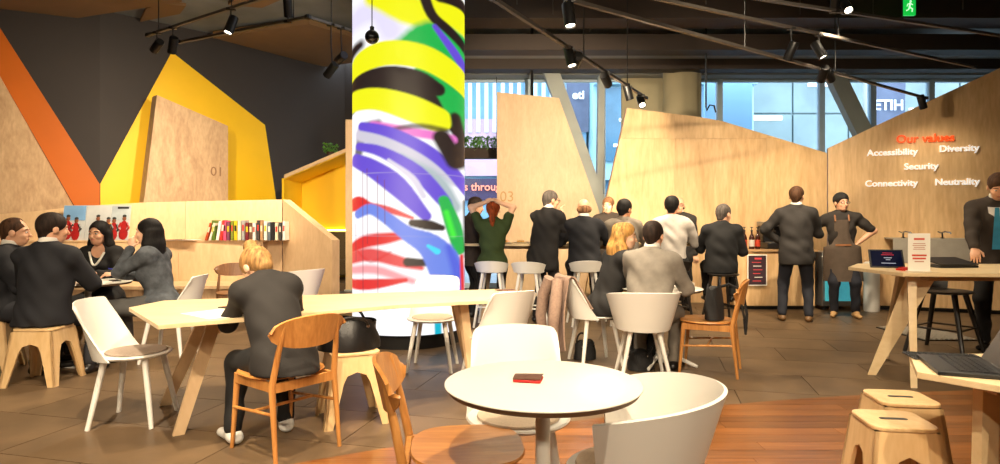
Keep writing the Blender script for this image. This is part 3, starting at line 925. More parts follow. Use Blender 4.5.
def spot(label, p, top, aim, watts, size=60, blend=0.7, group=None, rad=0.05, ln=0.2, color=None):
    """a can spotlight at p hung from its track at top, pointing at aim"""
    p, top, aim = Vector(p), Vector(top), Vector(aim)
    r = thing('track_spotlight', label, 'spotlight', tuple(top), group=group)
    d = (aim - p).normalized()
    R = d.to_track_quat('Z', 'Y').to_matrix()
    c = p - top
    cn = MB().lathe([(rad * .9, -ln / 2), (rad, -ln / 2 + .01), (rad, ln / 2 - .002), (rad * .86, ln / 2), (rad * .8, ln / 2 - .02), (0.001, ln / 2 - .02)], 18, c, axis=R).build('can', 'black_metal', r)
    MB().lathe([(0.001, 0), (rad * .74, 0), (rad * .74, 0.004), (0.001, 0.004)], 16, c + d * (ln / 2 - .016), axis=R).build('lens', 'lens', cn)
    MB().box((0, 0, -0.01), (0.09, 0.035, 0.03)).build('adapter', 'black_metal', r, smooth=None)
    MB().tube([(0, 0, -0.02), (0, 0, c.z * 0.4 - .01), c - d * 0.03], 0.008, 6).build('arm', 'black_metal', r)
    ld = bpy.data.lights.new('spot_lamp', 'SPOT')
    ld.energy = watts * SPOT_K; ld.color = color or WARM; ld.spot_size = math.radians(size); ld.spot_blend = blend
    ld.shadow_soft_size = 0.04
    lo = bpy.data.objects.new('lamp', ld); COL.objects.link(lo); lo.parent = r
    lo.location = c + d * (ln / 2 + 0.01)
    lo.rotation_euler = (-d).to_track_quat('Z', 'Y').to_euler()
    return r

ZA = 3.0
tA = track('long track running from beside the column toward the street glazing', atz(492, -2, ZA), atz(646, 98, ZA), (0.45, 0.8))
ZB = 3.1
tB = track('track sloping over the plywood wall toward the lettered wall', atz(570, 0, ZB), atz(926, 98, ZB), (0.35, 0.62))
ZC = 3.4
tC = track('track crossing high above the coffee counter', atz(640, -5, ZC), atz(974, 67, ZC), (0.5,))
ZD = 3.6
tD = track('track nearest the green exit sign', atz(700, -10, ZD), atz(1010, 37, ZD), (0.6,))
tE = track('short track above the apex of the yellow shape', atz(148, 35, 3.6), atz(275, -6, 3.6), (0.1, 0.7))
tF = track('track below the tan ceiling raft on the dark wall side', atz(180, 42, 3.6), atz(308, 17, 3.6), (0.9,))
tG = track('track bending behind the graffiti column', atz(308, 17, 3.6), atz(353, 31, 3.6), (0.5,))

def hang(px, py, tr, k=0.06):
    """point on a track above the picture column px, and the can centre below it at py"""
    A, B = tr
    g, u = on_line(px, A, B)
    g.z = A.z
    c = at(px, py, g.y)
    return g, c
def can(px, py, tr, aim, w, label, **kw):
    top, c = hang(px, py, tr)
    return spot(label, c, top, aim, w, **kw)
can(569, 15, tB, (0.8, 4.6, 0.7), 110, 'black can spotlight at the start of the track beside the column', size=80)
can(570, 57, tA, (1.1, 5.6, 0.8), 80, 'lit can spotlight, nearer of the close pair above the screen', size=75)
can(577, 60, tA, (0.6, 10.8, 2.2), 330, 'lit can spotlight, further of the close pair above the screen', size=80)
can(606, 80, tA, (2.6, 10.0, 1.6), 60, 'can spotlight turned to the plywood wall before the slender window post', size=120, blend=1)
can(628, 92, tA, (2.3, 8.3, 0.9), 50, 'tilted can spotlight above the corner of the big plywood wall', size=120, blend=1)
can(641, 101, tA, (2.0, 6.4, 0.9), 70, 'end can spotlight over the top corner of the plywood wall', size=120, blend=1)
can(823, 74, tB, (4.2, 9.8, 1.2), 55, 'hanging can spotlight, straight one of the pair over the plywood corner', size=120, blend=1)
can(829, 75, tB, (6.0, 9.6, 1.5), 34, 'hanging can spotlight, tilted one of the pair over the plywood corner', size=120, blend=1)
can(922, 102, tB, (6.9, 9.4, 1.3), 12, 'can spotlight close to the top of the lettered wall', size=120, blend=1)
can(791, 51, tC, (2.6, 7.9, 0.9), 120, 'flared can spotlight turned toward the crowded bar table', size=85)
can(819, 50, tC, (4.6, 6.2, 0.8), 60, 'flared can spotlight turned toward the high tablet table', size=80)
can(835, 4, tD, (4.4, 8.8, 0.9), 140, 'dark can spotlight on the track nearest the exit sign', size=80)
can(846, 6, tD, (3.5, 3.6, 0.2), 60, 'tilted can spotlight on the track nearest the exit sign', size=80)
can(157, 46, tE, (-7.2, 10.0, 1.9), 210, 'outer can spotlight of the pair above the yellow apex', size=110, blend=1)
can(173, 45, tE, (-5.2, 9.0, 1.0), 125, 'bright can spotlight of the pair above the yellow apex', size=110, blend=1)
can(231, 25, tE, (-3.6, 6.0, 0.8), 170, 'bright can spotlight in the middle of the short track', size=90)
can(288, 8, tF, (-2.8, 8.9, 0.8), 105, 'can spotlight high beside the tan ceiling raft', size=90)
can(331, 70, tG, (-4.4, 9.1, 1.0), 80, 'unlit looking can spotlight lowest beside the column', size=100, blend=1)
can(341, 58, tG, (-5.2, 11.8, 2.4), 260, 'tilted can spotlight beside the column below the raft', size=100, blend=1)

# unseen tracks added over the near tables and behind the camera for fill light
tN = track('added fill light track over the near round table', (-2.6, 2.6, 4.0), (3.2, 3.4, 4.0))
tM = track('added fill light track over the camera position', (-3.6, 0.2, 4.0), (3.6, 0.4, 4.0))
near = [((-2.0, 2.68), (-2.0, 4.3, 0.7), 560), ((-0.4, 2.9), (-0.9, 4.7, 0.7), 560), ((0.8, 3.07), (0.5, 2.3, 0.7), 330), ((2.6, 3.32), (3.4, 4.4, 0.5), 100),
        ((-2.6, 0.27), (-2.9, 4.8, 0.6), 520), ((-0.2, 0.3), (0.1, 3.6, 0.4), 470), ((1.4, 0.33), (1.6, 5.4, 0.7), 430), ((3.0, 0.38), (2.6, 3.6, 0.2), 90)]
for i, ((x, y), aim, w) in enumerate(near):
    spot('added fill can spotlight on the ceiling tracks above the near round table', (x, y, 3.86), (x, y, 4.0), aim, w * 0.42, 80, 0.8, group='added fill spotlights over the near tables')

spot('added long throw can spotlight washing the plywood wall from the ceiling track', (2.0, 3.24, 3.86), (2.0, 3.24, 4.0), (3.1, 10.0, 2.3), 260, 46, 1.0)  # unseen wall washer added to brighten the plywood wall
tR = track('added fill light track along the rear of the room', (-3.2, -3.0, 3.9), (3.2, -3.0, 3.9))  # unseen rear track, added to carry spots for frontal fill
for x_, aim_, w_ in ((-2.2, (-2.2, 4.4, 0.8), 230), (0.2, (0.4, 3.2, 0.7), 140), (2.2, (1.6, 5.6, 0.9), 210)):
    spot('added frontal fill can spotlight on the track along the rear of the room', (x_, -3.0, 3.76), (x_, -3.0, 3.9), aim_, w_, 60, 0.9, group='added frontal fill spotlights at the rear')
# black globe pendant in front of the column
p = at(372, 37, 5.6)
r = thing('globe_pendant', 'shiny black globe hanging by a cable in front of the graffiti column', 'pendant', tuple(p))
MB().ball((0, 0, 0), 0.064, 24).build('globe', 'black_gloss', r)
MB().lathe([(0.02, 0.05), (0.02, 0.09), (0.008, 0.10)], 12).build('cap', 'black_metal', r)
MB().tube([(0, 0, 0.09), (0, 0, CEIL - p.z)], 0.005, 6).build('cable', 'black_metal', r)
# exit sign
p = at(909, 7, 8.6)
mat('exit_green', srgb(20, 150, 60), 0.4, emit=srgb(20, 200, 70), estr=0.9, noise=0.02)
mat('exit_white', srgb(220, 255, 220), 0.4, emit=srgb(210, 255, 210), estr=1.0)
r = thing('exit_sign', 'small green illuminated exit sign with running figure, hung from the ceiling', 'sign', tuple(p))
MB().box((0, 0, 0), (0.16, 0.05, 0.24)).build('case', 'exit_green', r, bevel=0.006)
f = MB()
f.ball((0.005, -0.028, 0.07), (0.016, 0.003, 0.016), 10)
f.tube([(0.0, -0.028, 0.05), (-0.01, -0.028, -0.01)], 0.011, 6)
f.tube([(-0.01, -0.028, -0.01), (0.03, -0.028, -0.035), (0.025, -0.028, -0.075)], 0.008, 6)
f.tube([(-0.01, -0.028, -0.01), (-0.025, -0.028, -0.045), (-0.055, -0.028, -0.06)], 0.008, 6)
f.tube([(0.0, -0.028, 0.042), (0.035, -0.028, 0.02)], 0.006, 6).tube([(0.0, -0.028, 0.042), (-0.035, -0.028, 0.03), (-0.045, -0.028, 0.0)], 0.006, 6)
f.build('running_figure', 'exit_white', r)
for s_ in (-0.05, 0.05):
    MB().tube([(s_, 0, 0.11), (s_, 0, CEIL - p.z)], 0.004, 6).build('hanger', 'black_metal', r)
# service rods and conduits under the slab
rods = [(500, 9.2), (517, 8.4), (530, 9.3), (553, 8.8), (590, 9.6), (640, 8.0), (706, 8.4), (735, 9.4), (800, 8.8), (873, 9.0), (963, 8.6), (905, 9.3)]
for i, (px, Y) in enumerate(rods):
    x = at(px, 0, Y).x
    t = thing('ceiling_rod', 'thin threaded rod hanging from the dark ceiling among the beams', 'rod', (x, Y, 4.55), group='rods among the ceiling beams')
    MB().tube([(0, 0, -0.3), (0, 0, CEIL - 4.55)], 0.006, 6).build('rod', 'track_grey', t)
    MB().box((0, 0, CEIL - 4.55 - 0.015), (0.05, 0.05, 0.02)).build('anchor', 'track_grey', t, smooth=None)
t = thing('drop_cable', 'black cable dropping to a loop on top of the big plywood wall', 'cable', tuple(at(706, 110, 10.05)))
MB().tube([(0, 0, CEIL - t.location.z), (0, 0, 0.05), (0.01, 0, -0.01), (0.06, 0, 0.08), (0.13, 0, 0.07), (0.16, 0, -0.04)], 0.014, 6).build('cord', 'black_metal', t)
t = thing('drop_cable', 'black conduit dropping behind the screen marked 03', 'cable', tuple(at(532, 92, 10.98)))
MB().tube([(0, 0, CEIL - t.location.z), (0, 0, -0.2)], 0.028, 8).build('cord', 'black_metal', t)
for i, (a, b, z) in enumerate((((1.0, 7.2), (4.6, 9.0), 4.62), ((2.6, 6.4), (6.6, 8.8), 4.66), ((-0.3, 8.9), (7.0, 8.6), 4.7))):
    A, B = Vector((*a, z)), Vector((*b, z)); c = (A + B) / 2
    t = thing('ceiling_pipe', ('slim service pipe slanting under the slab above the column side', 'slim service pipe slanting under the slab above the coffee counter', 'long service pipe running across in front of the first beam')[i], 'pipe', tuple(c))
    MB().tube([A - c, B - c], 0.05, 10).build('pipe', 'track_grey', t)
    for k in (0.2, 0.8):
        q = A + (B - A) * k - c
        MB().tube([q, (q.x, q.y, CEIL - c.z)], 0.008, 6).build('bracket', 'track_grey', t)
# ================================================================== FURNITURE BUILDERS (all face +Y)
def side_chair(label, loc, rz, pad='felt_pad', name='shell_chair', group=None):
    r = thing(name, label, 'chair', loc, rz, group)
    MB().lathe([(0.20, 0.428), (0.222, 0.436), (0.228, 0.445), (0.222, 0.452), (0.001, 0.450)], 36, sx=1.0, sy=0.98).build('seat', 'white_paint', r)
    if pad:
        MB().lathe([(0.17, 0.4505), (0.182, 0.456), (0.178, 0.464), (0.15, 0.467), (0.001, 0.467)], 32, (0, 0.015, 0)).build('seat_pad', pad, r)
    def fn(u, v):
        a = u * math.radians(78)
        bx, by = math.sin(a) * 0.236, -math.cos(a) * 0.232
        tx, ty = u * 0.205, -0.325 + 0.05 * u * u
        k = v ** 0.9
        c = 1 - 0.05 * max(0, abs(u) - 0.82) / 0.18 * v ** 6
        zt = 0.80 - 0.012 * u * u - (0.03 * ((abs(u) - 0.86) / 0.14) ** 2 if abs(u) > 0.86 else 0)
        return ((bx * (1 - k) + tx * k) * c, by * (1 - k) + ty * k, 0.425 * (1 - v) + zt * v)
    MB().loft(fn, 30, 8, -0.012).build('backrest', 'white_paint', r)
    for sx in (-1, 1):
        for sy in (-1, 1):
            MB().tube([(sx * 0.125, sy * 0.12, 0.435), (sx * 0.195, sy * 0.19, 0.0)], [0.021, 0.0145], 12).build('leg', 'white_paint', r)
    return r

def arm_chair(label, loc, rz, name='tub_chair'):
    r = thing(name, label, 'chair', loc, rz)
    MB().lathe([(0.19, 0.41), (0.215, 0.42), (0.222, 0.435), (0.001, 0.44)], 36).build('seat', 'white_paint', r)
    MB().lathe([(0.15, 0.441), (0.18, 0.445), (0.176, 0.455), (0.001, 0.457)], 32, (0, 0.01, 0)).build('seat_pad', 'felt_pad_pale', r)
    def fn(u, v):
        a = u * math.radians(118)
        R0, R1 = 0.226, 0.305
        zt = 0.735 - 0.075 * abs(u) ** 2.2
        k = v
        Rr = R0 * (1 - k) + R1 * k
        zb = 0.405 + 0.02 * abs(u) ** 3
        s = 1 - 0.03 * v
        return (math.sin(a) * Rr, -math.cos(a) * Rr * (1.0 if math.cos(a) > 0 else 0.9) - 0.02 * k, zb * (1 - v) + zt * v)
    MB().loft(fn, 40, 8, -0.013).build('backrest', 'white_paint', r)
    for sx in (-1, 1):
        for sy in (-1, 1):
            MB().tube([(sx * 0.11, sy * 0.11, 0.42), (sx * 0.20, sy * 0.195, 0.0)], [0.021, 0.0145], 12).build('leg', 'white_paint', r)
    return r

def oak_chair(label, loc, rz, m='oak', ms='oak_seat', seat_m=None, back_h=0.17, back_w=0.235, name='wooden_chair', group=None):
    r = thing(name, label, 'chair', loc, rz, group)
    # rounded, slightly dished seat
    n = 40; pts = []
    for k in range(n):
        a = 2 * PI * k / n
        c, s = math.cos(a), math.sin(a)
        pts.append((0.225 * math.copysign(abs(c) ** 0.72, c), 0.215 * math.copysign(abs(s) ** 0.72, s)))
    mb = MB()
    rings = [(0.94, 0.438), (1.0, 0.446), (0.985, 0.456), (0.6, 0.451), (0.05, 0.447)]
    for f_, z in rings:
        mb.v += [Vector((x * f_, y * f_, z)) for x, y in pts]
    for i in range(len(rings) - 1):
        for k in range(n):
            a, b = i * n + k, i * n + (k + 1) % n
            mb.f.append((a, b, b + n, a + n))
    mb.f.append(tuple(range(n))[::-1]); mb.f.append(tuple(range(4 * n, 5 * n)))
    mb.build('seat', seat_m or ms, r)
    def fn(u, v):
        w = back_w; hh = back_h / 2
        z = hh * math.sqrt(max(0.0, 1 - abs(u) ** 2.6)) + 0.004
        y = -0.335 + 0.075 * u * u
        return (u * w, y - 0.02 * (2 * v - 1), 0.705 + (2 * v - 1) * z)
    MB().loft(fn, 28, 6, -0.014).build('backrest', m, r)
    for sx in (-1, 1):
        MB().tube([(sx * 0.205, -0.27, 0), (sx * 0.20, -0.225, 0.42), (sx * 0.185, -0.262, 0.60), (sx * 0.168, -0.302, 0.765)], [0.0115, 0.0185, 0.016, 0.010], 12).build('rear_leg', m, r)
        MB().tube([(sx * 0.19, 0.20, 0), (sx * 0.175, 0.165, 0.435)], [0.0115, 0.019], 12).build('front_leg', m, r)
        MB().tube([(sx * 0.19, 0.18, 0.24), (sx * 0.20, -0.235, 0.27)], 0.009, 8).build('stretcher', m, r)
        MB().box((sx * 0.185, -0.03, 0.408), (0.018, 0.40, 0.05)).build('side_rail', m, r, smooth=None)
    MB().box((0, 0.165, 0.408), (0.34, 0.018, 0.05)).build('front_rail', m, r, smooth=None)
    MB().box((0, -0.225, 0.408), (0.38, 0.018, 0.05)).build('rear_rail', m, r, smooth=None)
    MB().tube([(-0.195, -0.03, 0.255), (0.195, -0.03, 0.255)], 0.009, 8).build('cross_stretcher', m, r)
    return r

def ply_stool(label, loc, rz, h=0.45, w=0.36, group=None):
    r = thing('plywood_stool', label, 'stool', loc, rz, group)
    tw = w * 0.80
    n = 8; pts = []
    for cx, cy, a0 in ((1, 1, 0), (-1, 1, 90), (-1, -1, 180), (1, -1, 270)):
        for k in range(5):
            a = math.radians(a0 + 22.5 * k)
            pts.append((cx * (tw / 2 - 0.05) + 0.05 * math.cos(a), cy * (tw / 2 - 0.05) + 0.05 * math.sin(a)))
    MB().prism(pts, h - 0.018, h).build('top', 'stool_ply', r, bevel=0.004)
    MB().prism([(-0.045 + 0.012 * math.cos(t), 0.014 * math.sin(t)) for t in np.linspace(PI / 2, 1.5 * PI, 7)] + [(0.045 + 0.012 * math.cos(t), 0.014 * math.sin(t)) for t in np.linspace(-PI / 2, PI / 2, 7)], h + 0.0002, h + 0.0012).build('hand_slot', 'black_metal', r, smooth=None)
    # four leaning sides, each a board with an arched cut-out
    for q in range(4):
        Rz = Matrix.Rotation(q * PI / 2, 3, 'Z')
        bt, bb = tw / 2 - 0.005, w / 2 + 0.01
        zt = h - 0.019
        leg = 0.055
        outer = [(-bb, 0), (-bt, zt), (bt, zt), (bb, 0)]
        arch = [(bb - leg, 0)]
        ztop = h * 0.74
        for k in range(9):
            a = PI * k / 8
            ww = (tw / 2 - 0.075)
            arch.append((ww * math.cos(a) if k not in () else 0, ztop - 0.07 + 0.07 * math.sin(a)))
        arch.append((-(bb - leg), 0))
        poly = outer + arch
        mb = MB()
        def P3(x, z, dd):
            y = -(bb + (bt - bb) * (z / zt)) + dd
            return Rz @ Vector((x, y, z))
        # build as strips between the outer outline and the arch (keeps the faces clean)
        L_out = [(-bb, 0.0), (-bb + (bb - bt) * (ztop - .07) / zt, ztop - .07), (-bt, zt), (0, zt), (bt, zt), (bb - (bb - bt) * (ztop - .07) / zt, ztop - .07), (bb, 0.0)]
        ar = arch[::-1]
        inn = [ar[0], ar[1], ar[3], ar[5], ar[7], ar[9], ar[10]]
        m = len(L_out)
        for dd in (0.0, 0.018):
            mb.v += [P3(x, z, dd) for x, z in L_out] + [P3(x, z, dd) for x, z in inn]
        for k in range(m - 1):
            a, b, c, d_ = k, k + 1, m + k + 1, m + k
            mb.f.append((a, d_, c, b))
            mb.f.append((a + 2 * m, b + 2 * m, c + 2 * m, d_ + 2 * m))
            mb.f.append((a, b, b + 2 * m, a + 2 * m))
            mb.f.append((d_, d_ + 2 * m, c + 2 * m, c))
        mb.f.append((0, 2 * m, 3 * m, m)); mb.f.append((m - 1, 2 * m - 1, 4 * m - 1, 3 * m - 1))
        mb.build('side', 'stool_ply', r, smooth=0.4)
    return r

def bar_stool(label, loc, rz, h=0.70, m='white_paint', back=True, group=None):
    r = thing('bar_stool', label, 'stool', loc, rz, group)
    MB().lathe([(0.15, h - 0.03), (0.185, h - 0.018), (0.19, h - 0.006), (0.18, h), (0.001, h - 0.006)], 32).build('seat', m, r)
    if back:
        MB().loft(lambda u, v: (math.sin(u * 1.35) * (0.19 + 0.035 * v), -math.cos(u * 1.35) * (0.188 + 0.04 * v), h - 0.02 + 0.14 * v * (1 - 0.3 * u * u)), 24, 4, -0.012).build('backrest', m, r)
    for sx in (-1, 1):
        for sy in (-1, 1):
            MB().tube([(sx * 0.10, sy * 0.10, h - 0.02), (sx * 0.20, sy * 0.19, 0)], [0.020, 0.014], 10).build('leg', m, r)
    k = 1 - 0.25 / h
    a, b = 0.10 + 0.10 * k, 0.10 + 0.09 * k
    for p, q in (((-a, -b), (a, -b)), ((a, -b), (a, b)), ((a, b), (-a, b)), ((-a, b), (-a, -b))):
        MB().tube([(*p, 0.25), (*q, 0.25)], 0.009, 8).build('footrest', m, r)
    return r

def round_table(label, loc, rad, h, base='disc', name='round_table', rz=0):
    r = thing(name, label, 'table', loc, rz)
    MB().lathe([(rad - 0.012, h - 0.022), (rad - 0.002, h - 0.004), (rad - 0.002, h - 0.0045)], 72).build('edge', 'table_edge', r)
    MB().lathe([(rad - 0.004, h - 0.006), (rad, h - 0.004), (rad, h - 0.001), (rad - 0.002, h), (0.001, h)], 72).build('top', 'white_laminate', r)
    MB().tube([(0, 0, 0.02), (0, 0, h - 0.022)], 0.026, 20).build('pole', 'white_paint', r)
    if base == 'disc':
        MB().lathe([(0.235, 0), (0.235, 0.008), (0.05, 0.018), (0.04, 0.03)], 40).build('base', 'white_paint', r)
    else:
        for k in range(4):
            a = k * PI / 2 + PI / 4
            MB().tube([(0, 0, 0.11), (math.cos(a) * 0.1, math.sin(a) * 0.1, 0.10), (math.cos(a) * 0.33, math.sin(a) * 0.33, 0.02)], [0.022, 0.02, 0.014], 10).build('foot', 'white_paint', r)
    return r

def plank_leg(a0, a1, b0, b1, th):
    """ply leg: top edge a0-a1, bottom edge b0-b1, thickness vector"""
    a0, a1, b0, b1, th = (Vector(q) for q in (a0, a1, b0, b1, th))
    v = [b0, b1, a1, a0]
    v = v + [q + th for q in v]
    return MB().add(v, [(0, 1, 2, 3), (7, 6, 5, 4), (0, 4, 5, 1), (1, 5, 6, 2), (2, 6, 7, 3), (3, 7, 4, 0)])

# ================================================================== FURNITURE IN PLACE
# near group
TBL = (0.15, 2.17, 0)
round_table('round white cafe table with a small wallet lying on top', TBL, 0.343, 0.74)
side_chair('white shell chair with pale pad tucked behind the round table with the wallet', (0.08, 2.72, 0), PI + 0.03, 'felt_pad_pale')
arm_chair('white tub armchair drawn up to the round table with the wallet', (0.455, 2.18, 0), math.radians(77))
oak_chair('oak chair seen edge on beside the round table with the wallet', (-0.125, 2.36, 0), math.radians(-84))
w = thing('wallet', 'small brown and red folded wallet lying on the near round table', 'wallet', (0.10, 2.19, 0.7405), math.radians(-12))
MB().box((0, 0, 0.005), (0.098, 0.075, 0.009)).build('red_flap', 'red_card', w, bevel=0.003)
mat('wallet_brown', srgb(96, 62, 46), 0.5, noise=0.2, nscale=40)
MB().loft(lambda u, v: (u * 0.049, -0.036 + 0.075 * v + 0.0, 0.011 + 0.006 * math.sin(PI * v) + 0.002 * u), 8, 8, 0.004).build('cover', 'wallet_brown', w)

# long plywood table
hexa = [(-2.43, 4.06), (-1.86, 3.37), (-0.68, 4.20), (-0.02, 4.46), (0.29, 4.89), (0.0, 5.18), (-1.2, 4.84), (-2.40, 4.42)]
lt = thing('long_table', 'long angular plywood communal table on leaning plank legs', 'table', (-1.0, 4.4, 0))
def inl(poly, o): return [(x - o[0], y - o[1]) for x, y in poly]
MB().prism(inl(hexa, (-1.0, 4.4)), 0.715, 0.74).build('top', 'plywood_table', lt, smooth=None, bevel=0.002)
lx, ly = lt.location.x, lt.location.y
def LP(x, y, z): return (x - lx, y - ly, z)
plank_leg(LP(-1.86, 3.96, 0.714), LP(-1.79, 4.01, 0.714), LP(-2.00, 3.78, 0), LP(-1.95, 3.82, 0), (0.02, -0.025, 0)).build('leg', 'plywood_pale', lt, smooth=None)
plank_leg(LP(-1.97, 4.08, 0.714), LP(-1.90, 4.13, 0.714), LP(-2.42, 4.40, 0), LP(-2.36, 4.44, 0), (0.02, -0.025, 0)).build('leg', 'plywood_pale', lt, smooth=None)
plank_leg(LP(-0.32, 4.62, 0.714), LP(-0.26, 4.65, 0.714), LP(-0.22, 4.50, 0), LP(-0.17, 4.54, 0), (0.02, -0.025, 0)).build('leg', 'plywood_pale', lt, smooth=None)
plank_leg(LP(-0.39, 4.78, 0.714), LP(-0.33, 4.81, 0.714), LP(-0.26, 5.02, 0), LP(-0.20, 5.05, 0), (0.02, -0.025, 0)).build('leg', 'plywood_pale', lt, smooth=None)
R = Matrix.Rotation(math.atan2(0.72, 1.6), 3, 'Z')
MB().box(LP(-1.1, 4.43, 0.69), (1.5, 0.03, 0.05), R).build('beam', 'plywood_pale', lt, smooth=None)

side_chair('white shell chair with grey pad at the angular end of the long table', (-2.40, 4.07, 0), math.radians(-84), 'felt_pad')
side_chair('white shell chair behind the long table before the graffiti column', (-0.60, 5.52, 0), math.radians(176), 'felt_pad_pale')
side_chair('white shell chair with its back to the right end of the long table', (-0.05, 4.72, 0), math.radians(34), 'felt_pad_pale')
oak_chair('oak chair carrying the woman with the hair bun', (-1.27, 3.60, 0), math.radians(52))
ply_stool('plywood stool carrying the black handbag', (-1.13, 4.06, 0) if False else tuple(gd(352, 418)), math.radians(24), 0.46, 0.40)
oak_chair('brown chair standing before the booth bench near the books', tuple(at(236, 0, 7.5))[:2] + (0,), math.radians(205), 'oak_dark', 'oak_dark', back_h=0.15)
arm_chair('white tub chair beside the sloping end of the booth bench', tuple(at(298, 0, 7.55))[:2] + (0,), math.radians(60))

# left group
round_table('round white table between the four colleagues on the left', (-3.82, 5.75, 0), 0.36, 0.745)
ply_stool('plywood stool under the man in navy with his back turned', (-3.72, 5.06, 0), math.radians(4), 0.45, 0.40)
side_chair('white shell chair under the woman in the tweed jacket', (-3.12, 5.86, 0), math.radians(94), None)
ply_stool('plywood stool under the black haired woman facing out', (-4.12, 6.42, 0), 0, 0.45, 0.36)
ply_stool('plywood stool under the man at the edge of the left table', (-4.46, 5.44, 0), math.radians(-70), 0.45, 0.38)

# bar table group
bt = thing('bar_table', 'long high plywood bar table the crowd leans on', 'table', (1.1, 8.55, 0))
MB().prism([(-1.55, -0.32), (1.55, -0.32), (1.75, 0), (1.55, 0.32), (-1.55, 0.32), (-1.75, 0)], 0.98, 1.01).build('top', 'plywood_table', bt, smooth=None, bevel=0.002)
for sx in (-1, 1):
    for sy in (-1, 1):
        plank_leg((sx * 1.2 - .05, sy * 0.1, 0.979), (sx * 1.2 + .05, sy * 0.1, 0.979), (sx * 1.35 - .03, sy * 0.27, 0), (sx * 1.35 + .03, sy * 0.27, 0), (0, 0.024, 0)).build('leg', 'plywood_pale', bt, smooth=None)
MB().box((0, 0, 0.955), (2.5, 0.1, 0.048)).build('beam', 'plywood_pale', bt, smooth=None)
bar_stool('white bar stool under the woman in green', (-0.10, 7.78, 0), math.radians(-8))
bar_stool('empty white bar stool beside the woman in green', (0.36, 7.66, 0), math.radians(-14))
bar_stool('white bar stool under the bald man in navy', (1.08, 7.86, 0), math.radians(4))
bar_stool('bar stool under the man in the light grey jacket', (1.58, 7.92, 0), 0)
bar_stool('dark bar stool under the man in the white shirt', (2.2, 7.86, 0), 0, m='black_stool')
bar_stool('dark bar stool under the man in the black suit', (2.78, 7.72, 0), math.radians(10), 0.66, m='black_stool', back=False)

# the couple's table
round_table('small white table on a four star foot beside the seated couple', (1.47, 5.66, 0), 0.37, 0.70, 'star', rz=0.2)
arm_chair('white tub armchair under the man in the grey suit', (1.20, 5.22, 0), math.radians(-4))
side_chair('white chair with a dusky coat hung over its back', (0.88, 5.74, 0), math.radians(-78), None)
oak_chair('oak chair with a black satchel on its seat', (1.80, 5.42, 0), math.radians(66), back_h=0.20)

# right side
ht = thing('high_table', 'angular high plywood table holding the tablet and menu card', 'table', (3.9, 5.35, 0))
HX = [(3.10, 5.52), (3.16, 4.86), (4.7, 4.74), (5.1, 5.3), (4.8, 5.95), (3.45, 5.98)]
MB().prism(inl(HX, (3.9, 5.35)), 0.872, 0.90).build('top', 'plywood_table', ht, smooth=None, bevel=0.002)
def HP(x, y, z): return (x - 3.9, y - 5.35, z)
plank_leg(HP(3.42, 5.2, .871), HP(3.62, 5.12, .871), HP(3.13, 5.28, 0), HP(3.19, 5.26, 0), (0.015, 0.025, 0)).build('leg', 'plywood_table', ht, smooth=None)
plank_leg(HP(3.30, 5.02, .871), HP(3.36, 5.0, .871), HP(3.22, 4.86, 0), HP(3.265, 4.85, 0), (0.015, 0.03, 0)).build('leg', 'plywood_table', ht, smooth=None)
plank_leg(HP(3.60, 5.62, .871), HP(3.72, 5.66, .871), HP(3.60, 5.88, 0), HP(3.66, 5.9, 0), (0.02, -0.02, 0)).build('leg', 'plywood_table', ht, smooth=None)
plank_leg(HP(4.70, 5.0, .871), HP(4.82, 5.0, .871), HP(4.85, 4.9, 0), HP(4.9, 4.9, 0), (0, 0.03, 0)).build('leg', 'plywood_table', ht, smooth=None)
MB().box(HP(4.1, 5.3, 0.845), (1.2, 0.5, 0.05)).build('under_frame', 'plywood_edge', ht, smooth=None)
bar_stool('black stool with low curved back behind the high tablet table', (4.44, 6.2, 0), math.radians(215), 0.62, 'black_stool').scale = (1.32, 1.32, 1.0)
nt_ = thing('corner_table', 'plywood table corner holding the open laptop', 'table', (2.2, 2.2, 0))
MB().prism(inl([(1.72, 2.60), (1.56, 2.32), (1.74, 2.08), (2.1, 1.72), (2.75, 1.75), (2.9, 2.3), (2.7, 2.72)], (2.2, 2.2)), 0.715, 0.74).build('top', 'plywood_table', nt_, smooth=None, bevel=0.002)
plank_leg((-0.43, 0.12, .714), (-0.25, 0.2, .714), (-0.43, 0.14, 0), (-0.36, 0.17, 0), (0.015, -0.03, 0)).build('leg', 'plywood_table', nt_, smooth=None)
plank_leg((-0.36, 0.0, .714), (-0.26, -0.06, .714), (-0.40, -0.10, 0), (-0.34, -0.14, 0), (0.03, 0.02, 0)).build('leg', 'plywood_table', nt_, smooth=None)
plank_leg((0.45, 0.05, .714), (0.55, 0.05, .714), (0.5, 0.05, 0), (0.56, 0.05, 0), (0, 0.03, 0)).build('leg', 'plywood_table', nt_, smooth=None)
MB().box((-0.06, 0.06, 0.695), (0.7, 0.05, 0.04)).build('beam', 'plywood_edge', nt_, smooth=None)
ply_stool('plywood stool on the timber floor, pushed against its twin, closer to the laptop', (1.70, 2.68, 0), math.radians(-8), 0.45, 0.33)
ply_stool('plywood stool on the timber floor behind its twin, closer to the tiles', (1.95, 3.02, 0), math.radians(-8), 0.45, 0.33)

